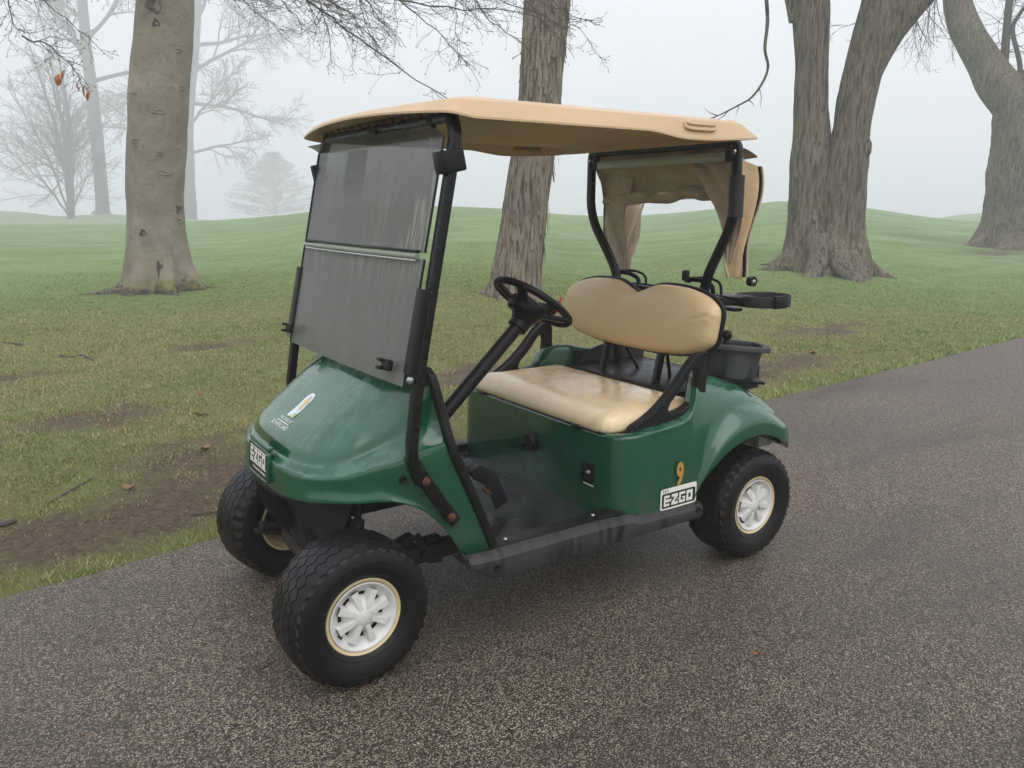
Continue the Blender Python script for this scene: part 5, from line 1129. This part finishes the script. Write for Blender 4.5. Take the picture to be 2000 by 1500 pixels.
# -- folded tan bag cover hanging from the rail
def cloth(fn, nu, nv, th=.004):
    P = np.array([[fn(u, v) for v in np.linspace(0, 1, nv)] for u in np.linspace(0, 1, nu)], float); du = np.gradient(P, axis=0); dv = np.gradient(P, axis=1); n = np.cross(du, dv); n /= np.linalg.norm(n, axis=2)[..., None]+1e-9
    a = grid(P+n*th/2); b_ = grid(P-n*th/2, flip=True); return join(a, b_)
from mathutils import noise as _mn
nz_ = lambda *a: _mn.fractal(Vector(a), 1.0, 2.0, 3)
def flap(u, v):                       # u across, v down; top on the rail, belly hangs back
    y = -.41+.82*u; drop = .150+.018*math.sin(u*7+1)+.035*(1-u)
    fold = .016*math.sin(u*26+2.2*math.sin(u*5)+v*1.5)*v**1.2+.004*math.sin(u*47+v*4)*v+.012*nz_(u*4, v*2, 0)*v
    return (.078-.085*v-.055*math.sin(v*math.pi)+fold, y, 1.602-drop*v+.012*math.sin(u*15+1)*v)
cv = obj('bag_cover', cloth(flap, 110, 24), M['canvas'], cart, sharp=None)
def roll(u, v):
    a = v*2*math.pi; y = -.36+.72*u; r0 = .027*(1+.25*nz_(u*6, v*2, 2)+.12*math.sin(u*21+v*6)); c = (-.045+.01*math.sin(u*9), 1.462+.006*math.sin(u*13)-.03*(1-u)); return (c[0]+r0*1.5*math.cos(a), y, c[1]+r0*math.sin(a))
obj('cover_fold', cloth(roll, 110, 24, .002), M['canvas'], cv, sharp=None)
def top_sheet(u, v): y = -.43+.86*u; return (.08-.13*v, y, 1.618-.03*v*v-.012*abs(math.sin(u*6))*v)
obj('cover_top', cloth(top_sheet, 30, 8), M['canvas'], cv, sharp=None)
def drape_far(u, v):                   # hangs down inside the far strut and gathers to the rack
    wdt = .30*(1-v)**1.1+.055; yc = -.445+.06*v; x = .035-.10*v-wdt*(u)+.0; y = yc+.045*math.sin(u*15+v*7)*(.3+.7*v)+.12*u*(1-v)+.02*nz_(u*3, v*3, 5)
    return (x, y, 1.60-.50*v+.04*u*(1-v))
obj('cover_side', cloth(drape_far, 44, 50), M['canvas'], cv, sharp=None)
def drape_far2(u, v):
    return (.005-.05*v, -.41+.20*u*(1-v)**1.3+.10*v*u+.022*math.sin(u*14+v*9)*(.3+v), 1.56-.42*v-.04*u)
obj('cover_side', cloth(drape_far2, 40, 44), M['canvas'], cv, sharp=None)
def hem_near(u, v):                    # outer panel with the zip
    x = .050-.060*v-.105*u*(1-.62*v**1.6)-.006*math.sin(v*3.1)+.010*math.sin(v*8+u*3); y = .418+.022*math.sin(u*8+v*5)*(.4+.6*v)-.045*v**2; return (x, y, 1.580-.03*u*u-.455*v+.015*u*v)
def drape_near(u, v):                  # triangular fall between the zip panel and the flap corner
    x0, y0, z0 = hem_near(0, v); y1 = .165+.205*v**.85; k = (.022*math.sin(u*13+v*8)+.01*nz_(u*3, v*3, 9))*u*(1-.3*v)
    return (x0-.035*u*(1-v)+k, y0+(y1-y0)*u, z0+.015*u*(1-v)+.006*math.sin(u*14))
obj('cover_side', cloth(drape_near, 30, 40), M['canvas'], cv, sharp=None)
obj('cover_hem', cloth(hem_near, 14, 40, .006), M['canvas_edge'], cv, sharp=None)
zp = [hem_near(1.0, v) for v in np.linspace(0, .97, 60)]; zp = [(x-.004, y+.004, z) for x, y, z in zp]
zo = obj('zip', sweep(zp, prof_rect(.010, .006, .002), up=(0, 1, 0)), BP, cv)
V, F = [], []
for p in arclen(np.array(zp), 90): V, F = join((V, F), box((p[0]-.006, p[1]+.001, p[2]), (.006, .007, .0028)))
obj('zip_teeth', (V, F), BP, zo)['kind'] = 'stuff'
obj('hem_binding', sweep([(x-.016, y-.004, z) for x, y, z in zp], prof_rect(.018, .010, .004), up=(0, 1, 0)), M['canvas'], cv)
def vin(u, v): return (-.06+.01*math.sin(u*8), -.34+.62*u, 1.452-.030*v-.008*math.sin(u*5+1)*v)
obj('cover_window', cloth(vin, 30, 5, .002), M['clear_vinyl'], cv)
# -- bag rack
rk_ = [obj('bag_rack', join(sweep(rround([(.02, -.30, 1.030), (-.10, -.34, 1.030), (-.15, -.30, 1.030), (-.15, .30, 1.015), (-.10, .34, 1.015), (.02, .30, 1.020)], .03), prof_rect(.028, .026, .004), up=(0, 0, 1)), sweep([(.0, -.30, 1.045), (.0, .34, 1.030)], prof_rect(.02, .03, .004), up=(0, 0, 1)),
    box((-.07, 0, 1.000), (.15, .10, .05), .01), *[box((-.07, y, 1.01), (.16, .014, .03), .003) for y in (-.2, -.1, .1, .2)], sweep([(-.15, -.30, .99), (-.15, .30, .975)], prof_rect(.014, .05, .004), up=(0, 0, 1))), BP, cart)][0]
for y0, sgn in ((-.215, 1), (.235, 1)):
    obj('strap_hook', join(sweep(rround([(-.06, y0, 1.03), (-.06, y0, 1.075), (-.03, y0-.035, 1.098), (.0, y0-.09, 1.100)], .03), prof_rect(.014, .018, .004), up=(1, 0, 0)), tube(rround([(-.085, y0+.025, 1.03), (-.085, y0+.02, 1.09), (-.05, y0-.02, 1.110), (.0, y0-.09, 1.103)], .03), .006, 8), box((.0, y0-.10, 1.115), (.03, .022, .045), .006), xf(lathe([(-.012, .002), (-.010, .013), (.010, .013), (.012, .002)], 14, 'Y'), Matrix.Translation((.0, y0-.085, 1.098)))), BP, rk_)
lp = [(-.215+.115*math.cos(a), .37+.105*math.sin(a), 1.020) for a in np.linspace(0, 2*math.pi, 48, endpoint=False)]
sl = obj('bag_strap', sweep(lp, prof_rect(.046, .006, .002), up=(0, 0, 1), closed=True), M['grey_plastic'], rk_)
obj('strap_buckle', xf(box((0, 0, 0), (.075, .014, .052), .004), frame(Vector((-.19, .478, 1.022)), (-1, 0, 0), (0, 1, 0))), BP, rk_)
obj('strap_arm', box((-.10, .30, 1.035), (.10, .16, .012), .004), BP, rk_)
obj('strap_roller', xf(lathe([(-.012, .003), (-.012, .020), (.012, .020), (.012, .003)], 20, 'Y'), Matrix.Translation((-.10, .40, 1.105))), BP, rk_)
obj('roller_bolt', xf(lathe([(.016, .001), (.014, .008), (.010, .010)], 12, 'Y'), Matrix.Translation((-.10, .40, 1.105))), M['steel'], rk_)

# -- steering
sc = Vector((.905, .285, 1.075)); nrm = Vector((-.585, 0, .811)).normalized(); ax = Vector((.811, 0, .585)).normalized(); side_ = nrm.cross(ax)
FM = frame(sc, ax, side_)
ringp = [tuple(FM @ Vector((.141*math.cos(a), .141*math.sin(a), 0))) for a in np.linspace(0, 2*math.pi, 96, endpoint=False)]
scs = [1+.07*(1 if (k//2) % 2 else 0)*(1 if (k < 30 or k > 66) else .3) for k in range(96)]
sw = bpy.data.objects.new('steering_wheel', None); COL.objects.link(sw); sw.parent = cart
V, F = sweep(ringp, prof_circle(.0128, 12), up=tuple(nrm), closed=True)
obj('wheel_rim', (V, F), BP, sw)
grips = []
for a in np.r_[np.linspace(2.2, 4.1, 17)]:
    grips.append(xf(lathe([(-.0035, .0132), (0, .0150), (.0035, .0132)], 12, 'Y'), FM @ Matrix.Translation((.141*math.cos(a), .141*math.sin(a), 0)) @ Matrix.Rotation(a, 4, 'Z')))
obj('rim_grip', join(*grips), BP, sw)
hubo = [(.062*abs(math.cos(a))**.7*np.sign(math.cos(a))+.01, .055*abs(math.sin(a))**.7*np.sign(math.sin(a))) for a in np.linspace(0, 2*math.pi, 32, endpoint=False)]
obj('wheel_hub', join(xf(poly_prism(hubo, [], Matrix(), .03, .012), FM @ Matrix.Translation((0, 0, -.03))), xf(lathe([(-.09, .034), (-.07, .042), (-.045, .060), (-.03, .062)], 24, 'Z'), FM)), BP, sw)
for a in (.55, -.55, math.pi-.75, math.pi+.75):
    p0 = FM @ Vector((.05*math.cos(a), .05*math.sin(a), -.03)); p1 = FM @ Vector((.138*math.cos(a), .138*math.sin(a), -.002)); obj('spoke', sweep([tuple(p0), tuple(p0.lerp(p1, .5)), tuple(p1)], prof_rect(.016, .036, .005), up=tuple(nrm)), BP, sw)
cl = xf(join(box((-.05, .02, .0), (.02, .10, .05), .006), box((-.06, .05, .02), (.014, .03, .05), .004)), FM)
obj('scorecard_clip', cl, BP, sw); obj('pencil_stub', xf(tube([(-.05, .085, .0), (-.035, .088, .05)], .004, 8), FM), M['red'], sw)
cb = FM @ Vector((0, 0, -.085)); ct = Vector((1.29, .285, .70))
obj('steering_column', join(tube([tuple(cb), tuple(ct)], .024, 16), tube([tuple(cb.lerp(ct, -.03)), tuple(cb.lerp(ct, .05))], .036, 18)), BP, cart)
obj('column_cable', tube(crom([tuple(cb.lerp(ct, .1)+Vector((0, -.03, 0))), tuple(cb.lerp(ct, .3)+Vector((-.02, -.06, -.02))), tuple(cb.lerp(ct, .6)+Vector((.02, -.07, -.06))), tuple(ct+Vector((-.03, -.03, -.02)))], 24), .007, 8), BP, cart)

# -- sand bucket riding on the rear deck (lifts off)
bk = thing('sand_bucket', 'dark grey ribbed sand bucket with round black scoop knob behind the seat', 'bucket', (-.045, .368, .716))
def lob(z, s): return [(.118*s*(1+.10*math.cos(4*a))*math.cos(a), .088*s*(1+.22*abs(math.cos(2*a))**.7-.12)*math.sin(a), z) for a in np.linspace(0, 2*math.pi, 72, endpoint=False)]
P = [lob(0, .80), lob(.004, .86), lob(.07, .92), lob(.130, .98), lob(.134, .99), lob(.134, .93), lob(.05, .86)]
RB_ = Matrix.Scale(.92, 4) @ Matrix.Rotation(rad(-32), 4, 'Z') @ Matrix.Rotation(rad(-5), 4, 'Y')
V, F = grid(np.array(P), cv=True); F.append(tuple(reversed(range(72)))); obj('bucket_wall', xf((V, F), RB_), M['bucket'], bk, sharp=50)
oct_ = [(.150*math.cos(a)*(1/max(abs(math.cos(a)), abs(math.sin(a)))**.55), .108*math.sin(a)*(1/max(abs(math.cos(a)), abs(math.sin(a)))**.55)) for a in np.linspace(0, 2*math.pi, 40, endpoint=False)]
inn_ = [(x*.78, y*.74) for x, y in oct_]
obj('bucket_rim', xf(poly_prism(oct_, [inn_[::-1]], Matrix.Translation((0, 0, .140)), .016, .003), RB_), M['bucket'], bk)
obj('bucket_lid', xf(poly_prism([(x, y) for x, y in inn_ if True], [], Matrix.Translation((0, 0, .128)), .008, .002), RB_), BP, bk)
obj('scoop_knob', xf(join(lathe([(.148, .012), (.175, .010), (.180, .008)], 14, 'Z'), lathe([(.176, .004), (.180, .014), (.190, .0205), (.199, .0225), (.208, .0205), (.217, .013), (.221, .002)], 20, 'Z')), RB_ @ Matrix.Translation((.052, .030, -.012))), BP, bk)
obj('mount_plate', xf(box((-.005, 0, -.008), (.26, .15, .014), .004), RB_), BP, bk)

# ------------------------------------------------------------------ small things on the lawn and path
lit = [('rust brown oak leaf lying on the mud left of the nose', 392, 815, .13, 0), ('pale curled leaf on the bare mud beside the front wheel', 402, 882, .14, .5), ('crumpled brown leaf near a twig on the lawn', 255, 958, .11, 1.1), ('small reddish leaf lying alone on the lawn left of the hood', 390, 772, .07, 2),
       ('pale leaf on the bare ground past the rear wheel', 1588, 693, .14, .3), ('small pale leaf beside the far muddy patch', 1672, 690, .10, 1.4), ('orange leaf crumb on the path near the sill', 1476, 1288, .028, .9), ('tan leaf crumb on the path below the front wheel', 1075, 1226, .024, .2)]
for lb, px, py, L, a in lit:
    p = ground_hit(px, py); z = max(p.z, 0)+.008; L *= .75; V, F = leaf_mesh(L, L*.55, .7); n_ = len(V); V = [(x-L/2, y*(1+.35*math.sin(x/L*14)), zz) for x, y, zz in V]
    o = obj('fallen_leaf', (V, F), M['litter'] if 'reddish' not in lb and 'orange' not in lb else M['dead_leaf']); o.location = (p.x, p.y, z); o.rotation_euler = (.15, -.12, a*2); tag(o, lb, 'leaf', 'fallen leaves')
for lb, pts_, r in (('thin bent stick lying on the grass left of the path', [(95, 985), (130, 965), (160, 948), (178, 938)], .006), ('dark broken stick at the left edge of the lawn', [(-10, 1032), (10, 1028), (32, 1022)], .014), ('reddish stick on the mud beside the front tyre', [(372, 1010), (400, 1005), (428, 1002)], .005),
                    ('grey root breaking the lawn at the far left', [(0, 670), (20, 673), (48, 675)], .018), ('grey root breaking the lawn below the beech', [(115, 697), (140, 700), (160, 696), (182, 705)], .016), ('fallen branch on the lawn beside the twin-stemmed tree', [(1485, 518), (1502, 517), (1520, 521)], .014)):
    P = [ground_hit(*q) for q in pts_]; c = P[0].copy(); P = crom([tuple(p-c+Vector((0, 0, r*(.9 if 'root' not in lb else .2)))) for p in P], 16)
    o = obj('stick' if 'root' not in lb else 'surface_root', tube(P, r, 7, scale=[.6+.4*math.sin(math.pi*(i+1)/17) for i in range(16)]), M['twig'] if 'root' not in lb else M['limb']); o.location = c; tag(o, lb, 'stick' if 'root' not in lb else 'root')

# ------------------------------------------------------------------ fog: one box of even air round camera, ground and trees
hz, nt, bb = mat('fog_air'); nt.nodes.remove(bb); pv = nt.nodes.new('ShaderNodeVolumePrincipled')
pv.inputs['Color'].default_value = (.985, .98, 1.0, 1); pv.inputs['Density'].default_value = .0066; pv.inputs['Anisotropy'].default_value = .2
nt.links.new(pv.outputs[0], nt.nodes['Material Output'].inputs['Volume'])
zmin = min(v.co.z for v in ground.data.vertices)
zt = max((o.matrix_world @ Vector(c)).z for o in bpy.data.objects if o.type == 'MESH' for c in o.bound_box) if False else 63.0
hb_ = obj('haze', box((0, 0, (zmin-1.2+zt)/2), (660, 660, zt-(zmin-1.2))), hz, smooth=False); hb_['kind'] = 'stuff'; hb_['label'] = 'pale even fog filling the air over the whole course'
